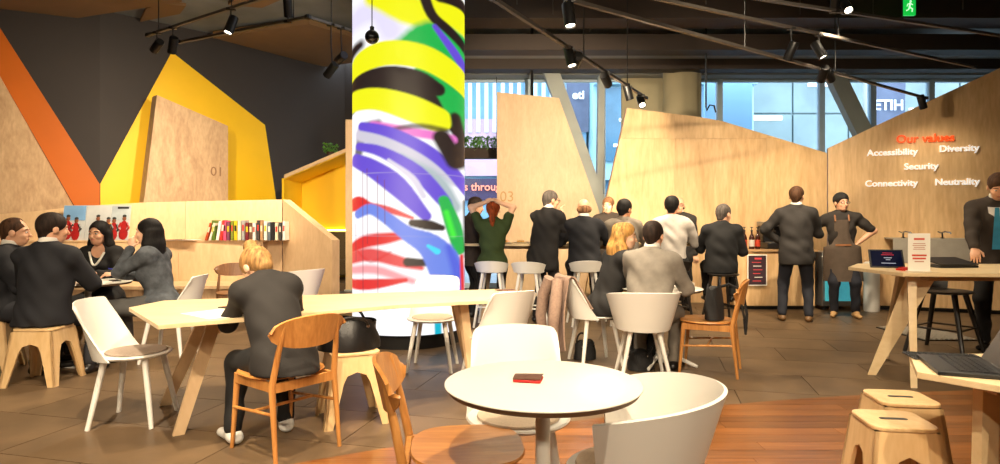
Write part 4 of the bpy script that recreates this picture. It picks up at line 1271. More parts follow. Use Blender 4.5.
# coffee counter
cc = thing('coffee_counter', 'plywood coffee counter with dark top against the plywood wall', 'counter', (4.07, 9.5, 0))
for k in range(3):
    MB().box((-0.40 + k * 0.40, -0.30, 0.46), (0.396, 0.02, 0.80)).build('front_panel', 'plywood', cc, smooth=None)
MB().box((0, 0, 0.45), (1.2, 0.56, 0.8)).build('body', 'plywood_edge', cc, smooth=None)
MB().box((0, -0.02, 0.875), (1.26, 0.64, 0.03)).build('worktop', 'plywood_edge', cc, smooth=None, bevel=0.003)
MB().box((0, -0.26, 0.03), (1.18, 0.02, 0.06)).build('plinth', 'black_metal', cc, smooth=None)
em = thing('coffee_machine', 'black and steel espresso machine on the coffee counter', 'coffee machine', (4.33, 9.54, 0.891))
MB().box((0, 0, 0.05), (0.6, 0.42, 0.09)).build('base', 'black_plastic', em, bevel=0.01)
MB().box((0, 0.1, 0.22), (0.57, 0.22, 0.26)).build('body', 'black_plastic', em, bevel=0.02)
MB().box((0, 0.0, 0.38), (0.6, 0.42, 0.07)).build('head', 'stainless', em, bevel=0.015)
for x in (-0.2, 0.0, 0.2):
    MB().lathe([(0.035, 0.27), (0.035, 0.345)], 16, (x, -0.12, 0)).build('group_head', 'chrome', em)
    MB().tube([(x, -0.14, 0.28), (x, -0.28, 0.265)], 0.013, 8).build('portafilter', 'black_plastic', em)
MB().box((0, -0.1, 0.10), (0.5, 0.2, 0.012)).build('drip_tray', 'stainless', em, smooth=None)
mat('bottle_dark', srgb(60, 22, 12), 0.1, noise=0.1, coat=0.5)
mat('bottle_label', srgb(190, 60, 30), 0.5, noise=0.2, nscale=20)
mat('bottle_label2', srgb(200, 190, 180), 0.5, noise=0.1, nscale=20)
mat('bottle_label3', srgb(210, 130, 30), 0.5, noise=0.1, nscale=20)
for k in range(4):
    b = thing('bottle', ('syrup bottle with amber label at the counter end', 'syrup bottle with red label among the counter bottles', 'syrup bottle with pale label among the counter bottles', 'syrup bottle with red label closest to the coffee machine')[k],
              'bottle', (3.60 + k * 0.10, 9.36 + 0.03 * (k % 2), 0.891))
    MB().lathe([(0.038, 0), (0.04, 0.01), (0.04, 0.17), (0.03, 0.2), (0.014, 0.23), (0.014, 0.27)], 20).build('glass', 'bottle_dark', b)
    MB().lathe([(0.0405, 0.04), (0.0405, 0.14)], 20).build('wrap_label', ('bottle_label3', 'bottle_label', 'bottle_label2', 'bottle_label')[k], b)
    MB().lathe([(0.018, 0.27), (0.018, 0.285), (0.006, 0.29), (0.006, 0.32), (0.02, 0.325), (0.02, 0.335)], 12).build('pump', 'black_plastic', b)
mat('poster_dark', srgb(52, 30, 40), 0.6, noise=0.1, nscale=10)
mat('poster_red', srgb(214, 70, 76), 0.6, noise=0.05)
ps = thing('price_poster', 'small dark framed menu poster hanging on the coffee counter front', 'poster', (at(757.5, 0, 9.14).x, 9.155, 0.36))
MB().box((0, 0, 0.23), (0.29, 0.012, 0.46)).build('frame', 'paper', ps, smooth=None)
MB().box((0, -0.0075, 0.23), (0.26, 0.004, 0.43)).build('print', 'poster_dark', ps, smooth=None)
for k in range(7):
    MB().box((random.uniform(-0.02, 0.02), -0.0103, 0.40 - k * 0.055), (random.uniform(0.08, 0.15), 0.002, 0.010 if k else 0.026)).build('line', 'poster_red' if k % 3 != 2 else 'paper', ps, smooth=None)
mat('fridge_glow', srgb(70, 190, 200), 0.3, emit=srgb(90, 200, 220), estr=0.35, noise=0.1)
fr = thing('bottle_fridge', 'small steel under counter fridge glowing blue behind the barista', 'fridge', (5.02, 9.35, 0))
MB().box((0, 0.02, 0.46), (0.56, 0.5, 0.80)).build('body', 'stainless', fr, bevel=0.008)
MB().box((0, -0.245, 0.48), (0.48, 0.02, 0.68)).build('glass_door', 'fridge_glow', fr, smooth=None)
MB().tube([(0.22, -0.275, 0.3), (0.22, -0.275, 0.7)], 0.01, 8).build('handle', 'chrome', fr)
for x in (-0.22, 0.22):
    for y in (-0.16, 0.2):
        MB().lathe([(0.03, 0), (0.03, 0.06)], 12, (x, y, 0)).build('caster', 'black_plastic', fr)
bn = thing('cylinder_bin', 'white cylindrical bin between the fridge and the low cabinet', 'bin', (at(871.5, 0, 9.05).x, 9.05, 0))
MB().lathe([(0.10, 0.0), (0.105, 0.02), (0.105, 0.68), (0.1, 0.70), (0.001, 0.70)], 24).build('body', 'white_paint', bn)
MB().lathe([(0.108, 0.62), (0.108, 0.70), (0.08, 0.72), (0.001, 0.72)], 24).build('lid', 'paper', bn)
gt = thing('floor_grille', 'ribbed metal floor grille under the high tablet table', 'grille', tuple(gd(925, 334)))
MB().box((0, 0, 0.006), (0.62, 0.85, 0.01)).build('tray', 'black_metal', gt)
for k in range(11):
    MB().box((-0.27 + k * 0.054, 0, 0.016), (0.02, 0.83, 0.012)).build('bar', 'stone', gt, smooth=None)
# ================================================================== SMALL THINGS
# books on the ledge
bk_cols = [('rust', (176, 70, 30)), ('pale', (214, 204, 190)), ('green', (84, 110, 30)), ('white', (228, 222, 214)), ('red', (196, 50, 40)), ('pink', (216, 76, 116)), ('plum', (112, 60, 84)),
           ('olive', (120, 128, 40)), ('yellow', (196, 180, 30)), ('cream', (220, 206, 178)), ('grey', (150, 150, 150)), ('maroon', (110, 30, 40)), ('brown', (100, 70, 50)), ('white', (230, 226, 220)),
           ('charcoal', (60, 56, 56)), ('tan', (170, 130, 90)), ('white', (226, 222, 216)), ('slate', (90, 100, 110)), ('black', (30, 28, 28)), ('cream', (216, 206, 186)), ('charcoal', (70, 64, 60)), ('white', (236, 230, 222))]
for c, rgb in bk_cols:
    mat('cover_' + c, srgb(*rgb), 0.55, noise=0.06, nscale=20)
Y_sh = 8.86
x0b, x1b = at(206, 0, Y_sh).x, at(287, 0, Y_sh).x
step = (x1b - x0b) / len(bk_cols)
seen = {}
nth = ['', 'second ', 'third ', 'fourth ']
for i, (c, rgb) in enumerate(bk_cols):
    hgt = random.uniform(0.24, 0.29); th = step * random.uniform(0.62, 0.85); dp = 0.17
    tilt = math.radians(16) if i < 2 else (math.radians(9) if i in (3, 4) else 0)
    if i < 2: th *= 0.7
    k = seen.get(c, 0); seen[c] = k + 1
    lb = 'book with a %s spine %s on the bench ledge' % (c, ('leaning at the open end' if i < 2 else 'leaning within the row' if tilt else 'upright beside the %s book' % bk_cols[i - 1][0]))
    b = thing('book', lb, 'book', (x0b + step * (i + 0.5), 8.89, 1.041), group='books on the bench ledge')
    b.rotation_euler = (0, tilt, math.radians(random.uniform(-2, 2)))
    t2 = th / 2
    MB().box((-t2 + .0015, 0, hgt / 2), (0.003, dp, hgt)).box((t2 - .0015, 0, hgt / 2), (0.003, dp, hgt)).box((0, -dp / 2 - .001, hgt / 2), (th, 0.003, hgt)).build('cover', 'cover_' + c, b, smooth=None)
    MB().box((0, 0.004, hgt / 2), (th - 0.007, dp - 0.012, hgt - 0.012)).build('pages', 'paper', b, smooth=None)
    lbm = MB().box((0, -dp / 2 - .003, hgt * 0.62), (th * 0.7, 0.001, hgt * 0.3)).build('spine_label', 'cover_' + random.choice(['white', 'yellow', 'black', 'red', 'cream']), b, smooth=None)
for k, (px, lab, mm) in enumerate(((190, 'thin magazine lying flat on the ledge beside the books', 'cover_white'), (178, 'dark booklet lying flat at the end of the ledge', 'cover_charcoal'))):
    b = thing('magazine', lab, 'magazine', (at(px, 0, Y_sh).x, 8.83, 1.041), random.uniform(-.2, .2))
    MB().box((0, 0, 0.004), (0.26, 0.19, 0.006)).build('pages', 'paper', b, smooth=None)
    MB().box((0, 0, 0.0085), (0.264, 0.194, 0.003)).build('cover', mm, b, smooth=None)

# three photo boards on the ledge behind the women: red clothed figures
mat('photo_sky', srgb(110, 150, 190), 0.5, noise=0.15, nscale=4)
mat('photo_pale', srgb(176, 178, 178), 0.5, noise=0.1, nscale=5)
mat('photo_mist', srgb(160, 168, 172), 0.5, noise=0.2, nscale=6)
mat('photo_red', srgb(150, 24, 24), 0.5, noise=0.2, nscale=14)
mat('photo_skin', srgb(120, 72, 50), 0.5)
mat('photo_dark', srgb(44, 44, 44), 0.5)
mat('photo_gold', srgb(196, 150, 50), 0.5)
for k, (pa, pb_, mm, figs, lab) in enumerate(((61, 84, 'photo_sky', [(0.25, 0), (0.62, 1)], 'photo board of red dressed figures below a blue sky strip'),
                                              (84, 109.5, 'photo_pale', [(0.5, 0), (0.92, 1)], 'photo board of red dressed figures on a plain pale ground'),
                                              (109.5, 128.5, 'photo_mist', [(0.18, 1), (0.72, 0)], 'photo board of red dressed figures with a small dark heading'))):
    a, b = at(pa, 0, 8.8).x, at(pb_, 0, 8.8).x
    w, h = b - a - 0.006, 0.50
    r = thing('photo_board', lab, 'poster', ((a + b) / 2, 8.80, 1.041))
    r.rotation_euler = (math.radians(-8), 0, 0)
    MB().box((0, 0, h / 2), (w, 0.012, h)).build('board', 'photo_pale', r, smooth=None)
    MB().box((0, -0.0075, h * 0.78 if k != 1 else h * 0.5), (w * 0.99, 0.003, h * (0.42 if k != 1 else 0.98))).build('backdrop', mm, r, smooth=None)
    for j, (u, var) in enumerate(figs):
        x = (u - 0.5) * w; s = 1.0 if not var else 0.9
        MB().ball((x, -0.0105, 0.09 * s), (0.066 * s, 0.003, 0.085), 14).build('skirt', 'photo_red', r)
        MB().ball((x, -0.011, 0.21 * s), (0.050 * s, 0.003, 0.07), 14).build('tunic', 'photo_red', r)
        for q in (-1, 1):
            MB().tube([(x + q * 0.04, -0.011, 0.25 * s), (x + q * 0.075, -0.011, 0.18 * s), (x + q * 0.05, -0.011, 0.14 * s)], [0.016, 0.014, 0.010], 6).build('sleeve', 'photo_red' if not var else 'photo_dark', r)
        MB().ball((x, -0.012, 0.31 * s), (0.030, 0.0035, 0.034), 10).build('face', 'photo_skin', r)
        MB().ball((x, -0.0125, 0.345 * s), (0.03, 0.003, 0.022), 10).build('headdress', 'photo_dark', r)
        if j == 0 and k:
            MB().box((x - 0.06, -0.0115, 0.2), (0.05, 0.003, 0.09)).build('sleeve', 'photo_gold', r, smooth=None)
    if k == 2:
        MB().box((0.03, -0.0105, h * 0.93), (w * 0.6, 0.002, 0.03)).build('heading', 'photo_dark', r, smooth=None)

# on the long table
def phone(label, loc, rz):
    r = thing('phone', label, 'phone', loc, rz)
    MB().box((0, 0, 0.004), (0.07, 0.14, 0.008)).build('body', 'black_plastic', r, bevel=0.003)
    MB().box((0, 0, 0.0084), (0.062, 0.125, 0.0008)).build('screen', 'black_gloss', r, smooth=None)
p = gd(230, 308, 0.74); phone('dark phone lying on the long table before the bun haired woman', (p.x, p.y, 0.7405), 1.2)
def sheets(label, loc, rz, w=0.21, h=0.3, n=2, name='paper_sheets'):
    r = thing(name, label, 'paper', loc, rz)
    for k in range(n):
        o = MB().box((0, 0, 0), (w, h, 0.0012)).build('sheet', 'paper', r, smooth=None)
        o.location = (k * 0.03, -k * 0.02, 0.001 + k * 0.0016); o.rotation_euler = (0, 0, k * 0.25)
    return r
p = gd(216, 314, 0.74); sheets('white papers on the long table before the bun haired woman', (p.x, p.y, 0.7405), 0.9, 0.26, 0.36, 2)
wp = thing('notebook', 'small brown notebook at the right end of the long table', 'notebook', (gd(508, 291, 0.74).x - 0.02, gd(508, 291, 0.74).y - 0.05, 0.7405), 0.3)
MB().box((0, 0, 0.006), (0.15, 0.10, 0.010)).build('pages', 'paper', wp, smooth=None)
MB().box((0, 0, 0.0125), (0.154, 0.104, 0.003)).build('cover', 'wallet_brown', wp, smooth=None)
sheets('papers on the round table of the four colleagues', (-3.70, 5.64, 0.7455), 0.4, 0.21, 0.3, 2)
phone('phone on the round table of the four colleagues', (-3.62, 5.83, 0.7455), 0.8)
mat('blue_pen', srgb(40, 60, 190), 0.4)
# bar table things
for i, (x, y) in enumerate(((0.05, 8.4), (0.3, 8.52), (1.75, 8.45), (2.3, 8.4))):
    r = thing('plate', ('plate of food before the woman in green', 'plate of food beside the man with glasses', 'plate before the man in light grey', 'plate before the man in the white shirt')[i], 'plate', (x, y, 1.0105))
    MB().lathe([(0.07, 0), (0.11, 0.012), (0.115, 0.016), (0.10, 0.014), (0.001, 0.008)], 28).build('dish', 'white_laminate', r)
    mat('food', srgb(190, 140, 70), 0.7, noise=0.4, nscale=30)
    fo = MB()
    for _ in range(6):
        fo.ball((random.uniform(-.05, .05), random.uniform(-.05, .05), 0.022), (0.025, 0.02, 0.018), 8)
    fo.build('food', 'food', r)
mat('glass_drink', srgb(160, 110, 60), 0.08, noise=0.05, coat=0.5)
for i, (x, y) in enumerate(((0.78, 8.42), (1.3, 8.35))):
    r = thing('tumbler', ('tumbler on the bar table between the man with glasses and the bald man', 'tumbler on the bar table behind the bald man')[i], 'glass', (x, y, 1.0105))
    MB().lathe([(0.028, 0), (0.035, 0.12), (0.032, 0.12), (0.026, 0.01)], 20).build('glass', 'glass_drink', r)
    MB().lathe([(0.0275, 0.012), (0.033, 0.09), (0.001, 0.09)], 20).build('drink', 'bottle_label3', r)
r = thing('coffee_cup', 'white coffee cup on the small white table of the couple', 'cup', (1.70, 5.62, 0.7005))
MB().lathe([(0.025, 0), (0.03, 0.005), (0.04, 0.06), (0.037, 0.06), (0.024, 0.01)], 24).build('cup', 'white_laminate', r)
MB().tube([(0.036, 0, 0.05), (0.06, 0, 0.045), (0.058, 0, 0.02), (0.031, 0, 0.015)], 0.005, 8).build('handle', 'white_laminate', r)
sheets('papers on the small white table of the couple', (1.62, 5.5, 0.7005), 0.5, 0.2, 0.28, 1)

# right high table: tablet, menu card, red cards, closed laptop
mat('screen_blue', srgb(16, 20, 36), 0.15, emit=srgb(28, 40, 90), estr=0.12, noise=0.3, nscale=8)
mat('screen_red', srgb(190, 40, 60), 0.3, emit=srgb(200, 50, 70), estr=0.3)
mat('screen_white', srgb(200, 210, 230), 0.3, emit=srgb(190, 205, 235), estr=0.3)
p = gd(889, 268, 0.90)
r = thing('tablet', 'black tablet showing a dark page, propped up on the high table', 'tablet', (p.x, p.y + 0.02, 0.9005), math.radians(-16))
Rt = Matrix.Rotation(math.radians(-24), 3, 'X')
MB().box(Rt @ Vector((0, 0, 0.085)), (0.27, 0.012, 0.17), Rt).build('body', 'black_plastic', r, bevel=0.004)
MB().box(Rt @ Vector((0, -0.0072, 0.085)), (0.24, 0.002, 0.145), Rt).build('screen', 'screen_blue', r, smooth=None)
for z, w_, mm in ((0.135, 0.11, 'screen_red'), (0.118, 0.14, 'screen_red'), (0.09, 0.09, 'screen_white'), (0.072, 0.05, 'screen_white'), (0.04, 0.16, 'screen_white')):
    MB().box(Rt @ Vector((0.01, -0.0086, z)), (w_ * 0.7, 0.001, 0.005), Rt).build('screen_line', mm, r, smooth=None)
MB().box((0, 0.07, 0.004), (0.2, 0.1, 0.006)).build('stand', 'black_plastic', r, smooth=None)
p = gd(919, 271.5, 0.90)
r = thing('menu_card', 'tall white menu card with red print standing on the high table', 'menu', (p.x, p.y, 0.9005), math.radians(-8))
MB().box((0, 0, 0.155), (0.165, 0.006, 0.305)).build('card', 'paper', r, smooth=None)
MB().box((0, 0.02, 0.003), (0.17, 0.08, 0.004)).build('foot', 'paper', r, smooth=None)
mat('menu_red', srgb(206, 80, 60), 0.6)
mat('menu_grey', srgb(196, 150, 130), 0.6)
for k, (z, w_, hh, mm) in enumerate(((0.262, 0.08, 0.016, 'menu_red'), (0.225, 0.09, 0.007, 'menu_grey'), (0.21, 0.1, 0.007, 'menu_grey'), (0.195, 0.08, 0.007, 'menu_grey'), (0.18, 0.09, 0.007, 'menu_grey'), (0.13, 0.11, 0.014, 'menu_red'), (0.105, 0.1, 0.014, 'menu_red'), (0.08, 0.07, 0.01, 'menu_grey'))):
    MB().box((0, -0.0038, z), (w_, 0.001, hh)).build('print_line', mm, r, smooth=None)
p = gd(907, 270.5, 0.90)
r = thing('red_cards', 'bright red cards lying beside the menu card on the high table', 'cards', (p.x, p.y, 0.9005), 0.2)
MB().box((0, 0, 0.008), (0.13, 0.09, 0.015)).build('stack', 'red_card', r, smooth=None)
o = MB().box((0, 0, 0), (0.12, 0.08, 0.006)).build('loose_card', 'red_card', r, smooth=None); o.location = (0.012, 0.01, 0.022); o.rotation_euler = (0, 0, 0.3)
p = gd(948, 267, 0.90)
r = thing('closed_laptop', 'dark closed laptop on the high table before the suited man', 'laptop', (p.x, p.y, 0.9005), 0.1)
MB().box((0, 0, 0.012), (0.36, 0.25, 0.02)).build('base', 'black_plastic', r, bevel=0.005)
MB().loft(lambda u, v: (u * 0.18, -0.125 + 0.25 * v, 0.024 + 0.05 * v), 4, 4, 0.008).build('lid', 'black_plastic', r)

def laptop(label, loc, rz, open_deg=110):
    r = thing('open_laptop', label, 'laptop', loc, rz)
    MB().box((0, 0, 0.009), (0.32, 0.22, 0.016)).build('base', 'black_plastic', r, bevel=0.003)
    kb = MB().box((0, 0.02, 0.0178), (0.28, 0.12, 0.001)).build('keyboard', 'black_fabric', r, smooth=None)
    kk = MB()
    for i in range(12):
        for j in range(5):
            kk.box((-0.128 + i * 0.0233, -0.025 + j * 0.0225, 0.0195), (0.019, 0.018, 0.003))
    kk.build('keys', 'black_plastic', kb, smooth=None)['kind'] = 'stuff'
    a = math.radians(open_deg - 90)
    Rr = Matrix.Rotation(-a, 3, 'X')
    c = Vector((0, 0.112, 0.016))
    MB().box(c + Rr @ Vector((0, 0, 0.11)), (0.32, 0.008, 0.22), Rr).build('lid', 'black_plastic', r, bevel=0.003)
    MB().box(c + Rr @ Vector((0, -0.005, 0.11)), (0.29, 0.002, 0.19), Rr)  .build('screen', 'black_plastic', r, smooth=None)
    MB().tube([(-0.12, 0.112, 0.014), (0.12, 0.112, 0.014)], 0.007, 8).build('hinge', 'black_plastic', r)
    return r
p = gd(957, 367, 0.74)
laptop('open black laptop on the corner table by the timber floor', (1.76, 2.37, 0.7405), math.radians(-112), 118)
p = gd(950, 354, 0.74)
r = thing('tablet_keyboard', 'flat black tablet keyboard beside the open laptop', 'keyboard', (1.83, 2.55, 0.7405), math.radians(-104))
MB().box((0, 0, 0.004), (0.13, 0.27, 0.007), Matrix.Rotation(0, 3, 'Z')).build('base', 'black_plastic', r, bevel=0.002)
kk = MB()
for i in range(5):
    for j in range(11):
        kk.box((-0.05 + i * 0.025, -0.12 + j * 0.024, 0.009), (0.02, 0.019, 0.003))
kk.build('keys', 'black_fabric', r, smooth=None)['kind'] = 'stuff'
phone('black phone at the outer side of the corner table', (2.02, 2.2, 0.7405), 0.3)

# bags and coat
def handbag(label, loc, rz, w=0.36, h=0.2, d=0.2, m='black_leather', name='handbag', handles=True):
    r = thing(name, label, 'bag', loc, rz)
    def fn(t, s):
        ph = t * PI
        z = s
        prof = 1 - 0.35 * z ** 2
        return (math.cos(ph) * w / 2 * (1 - 0.15 * z + 0.04 * math.sin(5 * ph + 7 * z)), math.sin(ph) * d / 2 * prof * (1 + 0.1 * math.sin(3 * ph)), 0.002 + z * h * (1 - 0.12 * math.cos(ph) ** 2 + 0.03 * math.sin(4 * ph)))
    mb = MB().loft(fn, 40, 10, 0.006)
    mb.build('body', m, r)
    MB().ball((0, 0, h * 0.84), (w * 0.40, d * 0.33, 0.035), 20).build('top', m, r)
    MB().ball((0, 0, 0.02), (w * 0.47, d * 0.46, 0.02), 20).build('base', m, r)
    if handles:
        for sy in (-1, 1):
            pts = [(w * 0.28 * math.cos(a), sy * d * (0.34 + 0.12 * math.sin(a)), h * 0.8 + 0.10 * math.sin(a) * (0.6 if sy < 0 else 1)) for a in np.linspace(0, PI, 12)]
            MB().tube(pts, 0.009, 8).build('handle', m, r)
        for sx in (-1, 1):
            MB().lathe([(0.012, -.003), (0.012, .003)], 12, (sx * w * 0.28, -d * 0.36, h * 0.78), axis=Matrix.Rotation(PI / 2, 3, 'X')).build('ring', 'chrome', r)
    return r
p = gd(352, 418)
handbag('slouchy black leather handbag resting on a plywood stool', (p.x - 0.02, p.y - 0.0, 0.462), math.radians(20), 0.40, 0.20, 0.26)
handbag('small black bag lying on the floor by the blonde woman', tuple(gd(585, 359)), 0.4, 0.22, 0.17, 0.14, 'black_fabric')
handbag('black backpack lying on the floor under the grey suited man', tuple(gd(640, 368)), 1.2, 0.30, 0.16, 0.22, 'black_fabric', 'backpack')
r = handbag('black satchel propped on the seat of the oak chair', (1.86, 5.40, 0.458), math.radians(70), 0.28, 0.30, 0.15, 'black_fabric', 'satchel', False)
MB().tube([(0.10, 0.03, 0.24), (0.05, -0.13, 0.30), (0.02, -0.24, 0.25), (0.0, -0.27, 0.05), (0.02, -0.26, -0.12), (0.06, -0.25, 0.0)], 0.012, 6).build('strap', 'black_fabric', r)
# coat over the white chair
mat('coat_dusk', srgb(150, 124, 108), 0.95, noise=0.15, nscale=50, bump=0.3, bscale=220)
r = thing('coat', 'dusky pink grey coat draped over the back of a white chair', 'coat', (0.88, 5.74, 0), math.radians(-78))
def back_pt(u, v):
    a = u * math.radians(78); k = v ** 0.9
    return (math.sin(a) * 0.236 * (1 - k) + u * 0.205 * k, -math.cos(a) * 0.232 * (1 - k) + (-0.325 + 0.05 * u * u) * k, 0.425 * (1 - v) + 0.80 * v)
def coat(u, v):
    # up the front of the backrest, over its top edge and down behind it, in folds
    fold = 0.014 * math.sin(u * 9 + 2 * v)
    if v < 0.3:
        b = back_pt(u * 0.95, 0.28 + 0.72 * v / 0.3)
        return (b[0] * 1.04, b[1] + 0.028 + abs(fold) * 0.6, b[2])
    if v < 0.4:
        a = (v - 0.3) / 0.1
        b = back_pt(u * 0.95, 1)
        return (b[0] * 1.06, b[1] + 0.028 - 0.072 * a, b[2] + 0.022 * math.sin(PI * a))
    a = (v - 0.4) / 0.6
    b = back_pt(u * 0.95, 1)
    return (b[0] * (1.06 + 0.30 * a), b[1] - 0.044 - 0.05 * math.sin(a * 2.2) + fold * min(1, 3 * a), b[2] - 0.64 * a - 0.02 * math.sin(u * 4))
MB().loft(coat, 36, 36, 0.012).build('cloth', 'coat_dusk', r)
MB().tube([(0.13, -0.40, 0.78), (0.2, -0.44, 0.60), (0.21, -0.47, 0.38), (0.19, -0.45, 0.26)], [0.05, 0.055, 0.05, 0.045], 14).build('sleeve', 'coat_dusk', r)
MB().tube([(-0.13, -0.40, 0.78), (-0.2, -0.44, 0.62), (-0.22, -0.46, 0.42), (-0.2, -0.45, 0.28)], [0.05, 0.055, 0.05, 0.045], 14).build('sleeve', 'coat_dusk', r)
# ================================================================== PEOPLE
def surface_nets(f, org, h):
    s = f < 0
    nx, ny, nz = f.shape
    cnt = np.zeros((nx - 1, ny - 1, nz - 1), np.int8)
    offs = [(a, b, c) for a in (0, 1) for b in (0, 1) for c in (0, 1)]
    for a, b, c in offs:
        cnt += s[a:nx - 1 + a, b:ny - 1 + b, c:nz - 1 + c]
    act = (cnt > 0) & (cnt < 8)
    I = np.argwhere(act)
    if len(I) == 0:
        return np.zeros((0, 3)), np.zeros((0, 4), int)
    idx = np.full(act.shape, -1, np.int64); idx[act] = np.arange(len(I))
    val = np.stack([f[I[:, 0] + a, I[:, 1] + b, I[:, 2] + c] for a, b, c in offs], 1)
    O = np.array(offs, float)
    acc = np.zeros((len(I), 3)); num = np.zeros(len(I))
    for i in range(8):
        for j in range(i + 1, 8):
            if np.abs(O[i] - O[j]).sum() == 1:
                va, vb = val[:, i], val[:, j]
                m_ = (va < 0) != (vb < 0)
                t = np.where(m_, va / (va - vb + 1e-12), 0)
                acc += np.where(m_[:, None], O[i] + (O[j] - O[i]) * t[:, None], 0)
                num += m_
    V = (I + acc / num[:, None]) * h + org
    Q = []
    for ax in range(3):
        sl0 = [slice(1, -1)] * 3; sl1 = [slice(1, -1)] * 3
        sl0[ax] = slice(0, -1); sl1[ax] = slice(1, None)
        a, b = s[tuple(sl0)], s[tuple(sl1)]
        E = np.argwhere(a != b)
        if len(E) == 0: continue
        ins = a[tuple(E.T)]
        base = E.copy()
        for k in range(3):
            if k != ax: base[:, k] += 1
        u, w = (ax + 1) % 3, (ax + 2) % 3
        def g(du, dw):
            c = base.copy(); c[:, u] -= du; c[:, w] -= dw
            return idx[tuple(c.T)]
        q = np.stack([g(1, 1), g(0, 1), g(0, 0), g(1, 0)], 1)
        q[~ins] = q[~ins][:, ::-1]
        Q.append(q)
    return V, np.concatenate(Q)

def sd_cone(P, a, b, ra, rb, flat=None, fac=1.0):
    pa = P - a
    ba = b - a
    t = np.clip((pa @ ba) / (ba @ ba + 1e-12), 0, 1)
    d = pa - t[..., None] * ba
    if flat is not None:
        k = d @ flat
        d = d + (k * (1 / fac - 1))[..., None] * flat
    dist = np.sqrt((d * d).sum(-1)) - (ra + (rb - ra) * t)
    return dist * (fac if flat is not None else 1.0)
def sd_ell(P, c, R, r):
    q = (P - c) @ R
    k0 = np.sqrt(((q / r) ** 2).sum(-1)); k1 = np.sqrt(((q / (r * r)) ** 2).sum(-1)) + 1e-9
    return k0 * (k0 - 1) / k1

class Sdf:
    def __init__(s): s.p = []; s.cut = []
    def cone(s, a, b, ra, rb, k=0.03, flat=None, fac=1.0):
        s.p.append(('c', np.array(a, float), np.array(b, float), ra, rb, k, None if flat is None else np.array(flat, float), fac)); return s
    def chain(s, pts, rs, k=0.02, **kw):
        for a, b, x, y in zip(pts[:-1], pts[1:], rs[:-1], rs[1:]): s.cone(a, b, x, y, k, **kw)
        return s
    def ell(s, c, R, r, k=0.03):
        s.p.append(('e', np.array(c, float), np.array(R, float), np.array(r, float), k)); return s
    def plane(s, n, d):      # keep where n.p <= d
        s.cut.append(('p', np.array(n, float), d)); return s
    def sub(s, c, R, r, k=0.01):
        s.cut.append(('e', np.array(c, float), np.array(R, float), np.array(r, float), k)); return s
    def mesh(s, h, grow=0.0):
        lo, hi = [], []
        for q in s.p:
            if q[0] == 'c':
                m = max(q[3], q[4])
                lo.append(np.minimum(q[1], q[2]) - m); hi.append(np.maximum(q[1], q[2]) + m)
            else:
                e = np.sqrt(((q[2] * q[3]) ** 2).sum(1)); lo.append(q[1] - e); hi.append(q[1] + e)
        pad = grow + 3 * h + 0.012
        L0 = np.min(lo, 0) - pad; H0 = np.max(hi, 0) + pad
        n = np.ceil((H0 - L0) / h).astype(int) + 1
        f = np.full(n, 0.2, np.float32)
        ax = [L0[i] + np.arange(n[i]) * h for i in range(3)]
        for q, l, u in zip(s.p, lo, hi):
            k = q[5] if q[0] == 'c' else q[4]
            mg = grow + k + 2 * h
            a = np.clip(np.floor((l - mg - L0) / h).astype(int), 0, n); b = np.clip(np.ceil((u + mg - L0) / h).astype(int) + 1, 0, n)
            G = np.stack(np.meshgrid(ax[0][a[0]:b[0]], ax[1][a[1]:b[1]], ax[2][a[2]:b[2]], indexing='ij'), -1)
            d = sd_cone(G, q[1], q[2], q[3], q[4], q[6], q[7]) if q[0] == 'c' else sd_ell(G, q[1], q[2], q[3])
            d = d - grow
            sl = (slice(a[0], b[0]), slice(a[1], b[1]), slice(a[2], b[2]))
            o = f[sl]
            if k > 0:
                hh = np.maximum(k - np.abs(o - d), 0) / k
                f[sl] = np.minimum(o, d) - hh * hh * k * 0.25
            else:
                f[sl] = np.minimum(o, d)
        if s.cut:
            G = np.stack(np.meshgrid(*ax, indexing='ij'), -1)
            for q in s.cut:
                if q[0] == 'p':
                    f = np.maximum(f, G @ q[1] - q[2])
                else:
                    f = np.maximum(f, -sd_ell(G, q[1], q[2], q[3]))
        return surface_nets(f, L0, h)

def vnormals(V, Q):
    n = np.cross(V[Q[:, 2]] - V[Q[:, 0]], V[Q[:, 3]] - V[Q[:, 1]])
    N = np.zeros_like(V)
    for k in range(4): np.add.at(N, Q[:, k], n)
    return N / (np.linalg.norm(N, axis=1, keepdims=True) + 1e-12)

def folds(V, Q, amp, seed):
    if amp <= 0: return V
    N = vnormals(V, Q)
    ph = seed * 1.7
    x, y, z = V.T
    wx = x + 0.03 * np.sin(9 * z + ph); wz = z + 0.05 * np.sin(7 * x + 5 * y + ph)
    d = np.sin(31 * wz + 22 * wx + ph) * np.sin(13 * y + 17 * x + 2 * ph) * np.sin(6 * z + 4 * x + ph * 3) * 1.6 + 0.6 * np.sin(24 * wx - 9 * wz + 19 * y + ph * 2) * np.sin(9 * z + 11 * y + ph)
    return V + N * (d * amp)[:, None]

def emit(name, V, Q, m, parent):
    me = np_mesh(name, V, Q)
    me.shade_smooth()
    me.materials.append(MATS[m] if isinstance(m, str) else m)
    o = bpy.data.objects.new(name, me); COL.objects.link(o); o.parent = parent
    return o

def nrm(v):
    v = np.array(v, float); return v / (np.linalg.norm(v) + 1e-12)
def ik(S, T, a, b, pole):
    S, T = np.array(S, float), np.array(T, float)
    d = T - S; L = np.linalg.norm(d); u = d / (L + 1e-9)
    Lc = min(L, (a + b) * 0.998)
    T = S + u * Lc
    x = (a * a - b * b + Lc * Lc) / (2 * Lc)
    y = math.sqrt(max(0, a * a - x * x))
    p = np.array(pole, float); p = p - u * (p @ u); p = nrm(p)
    return S + u * x + p * y, T

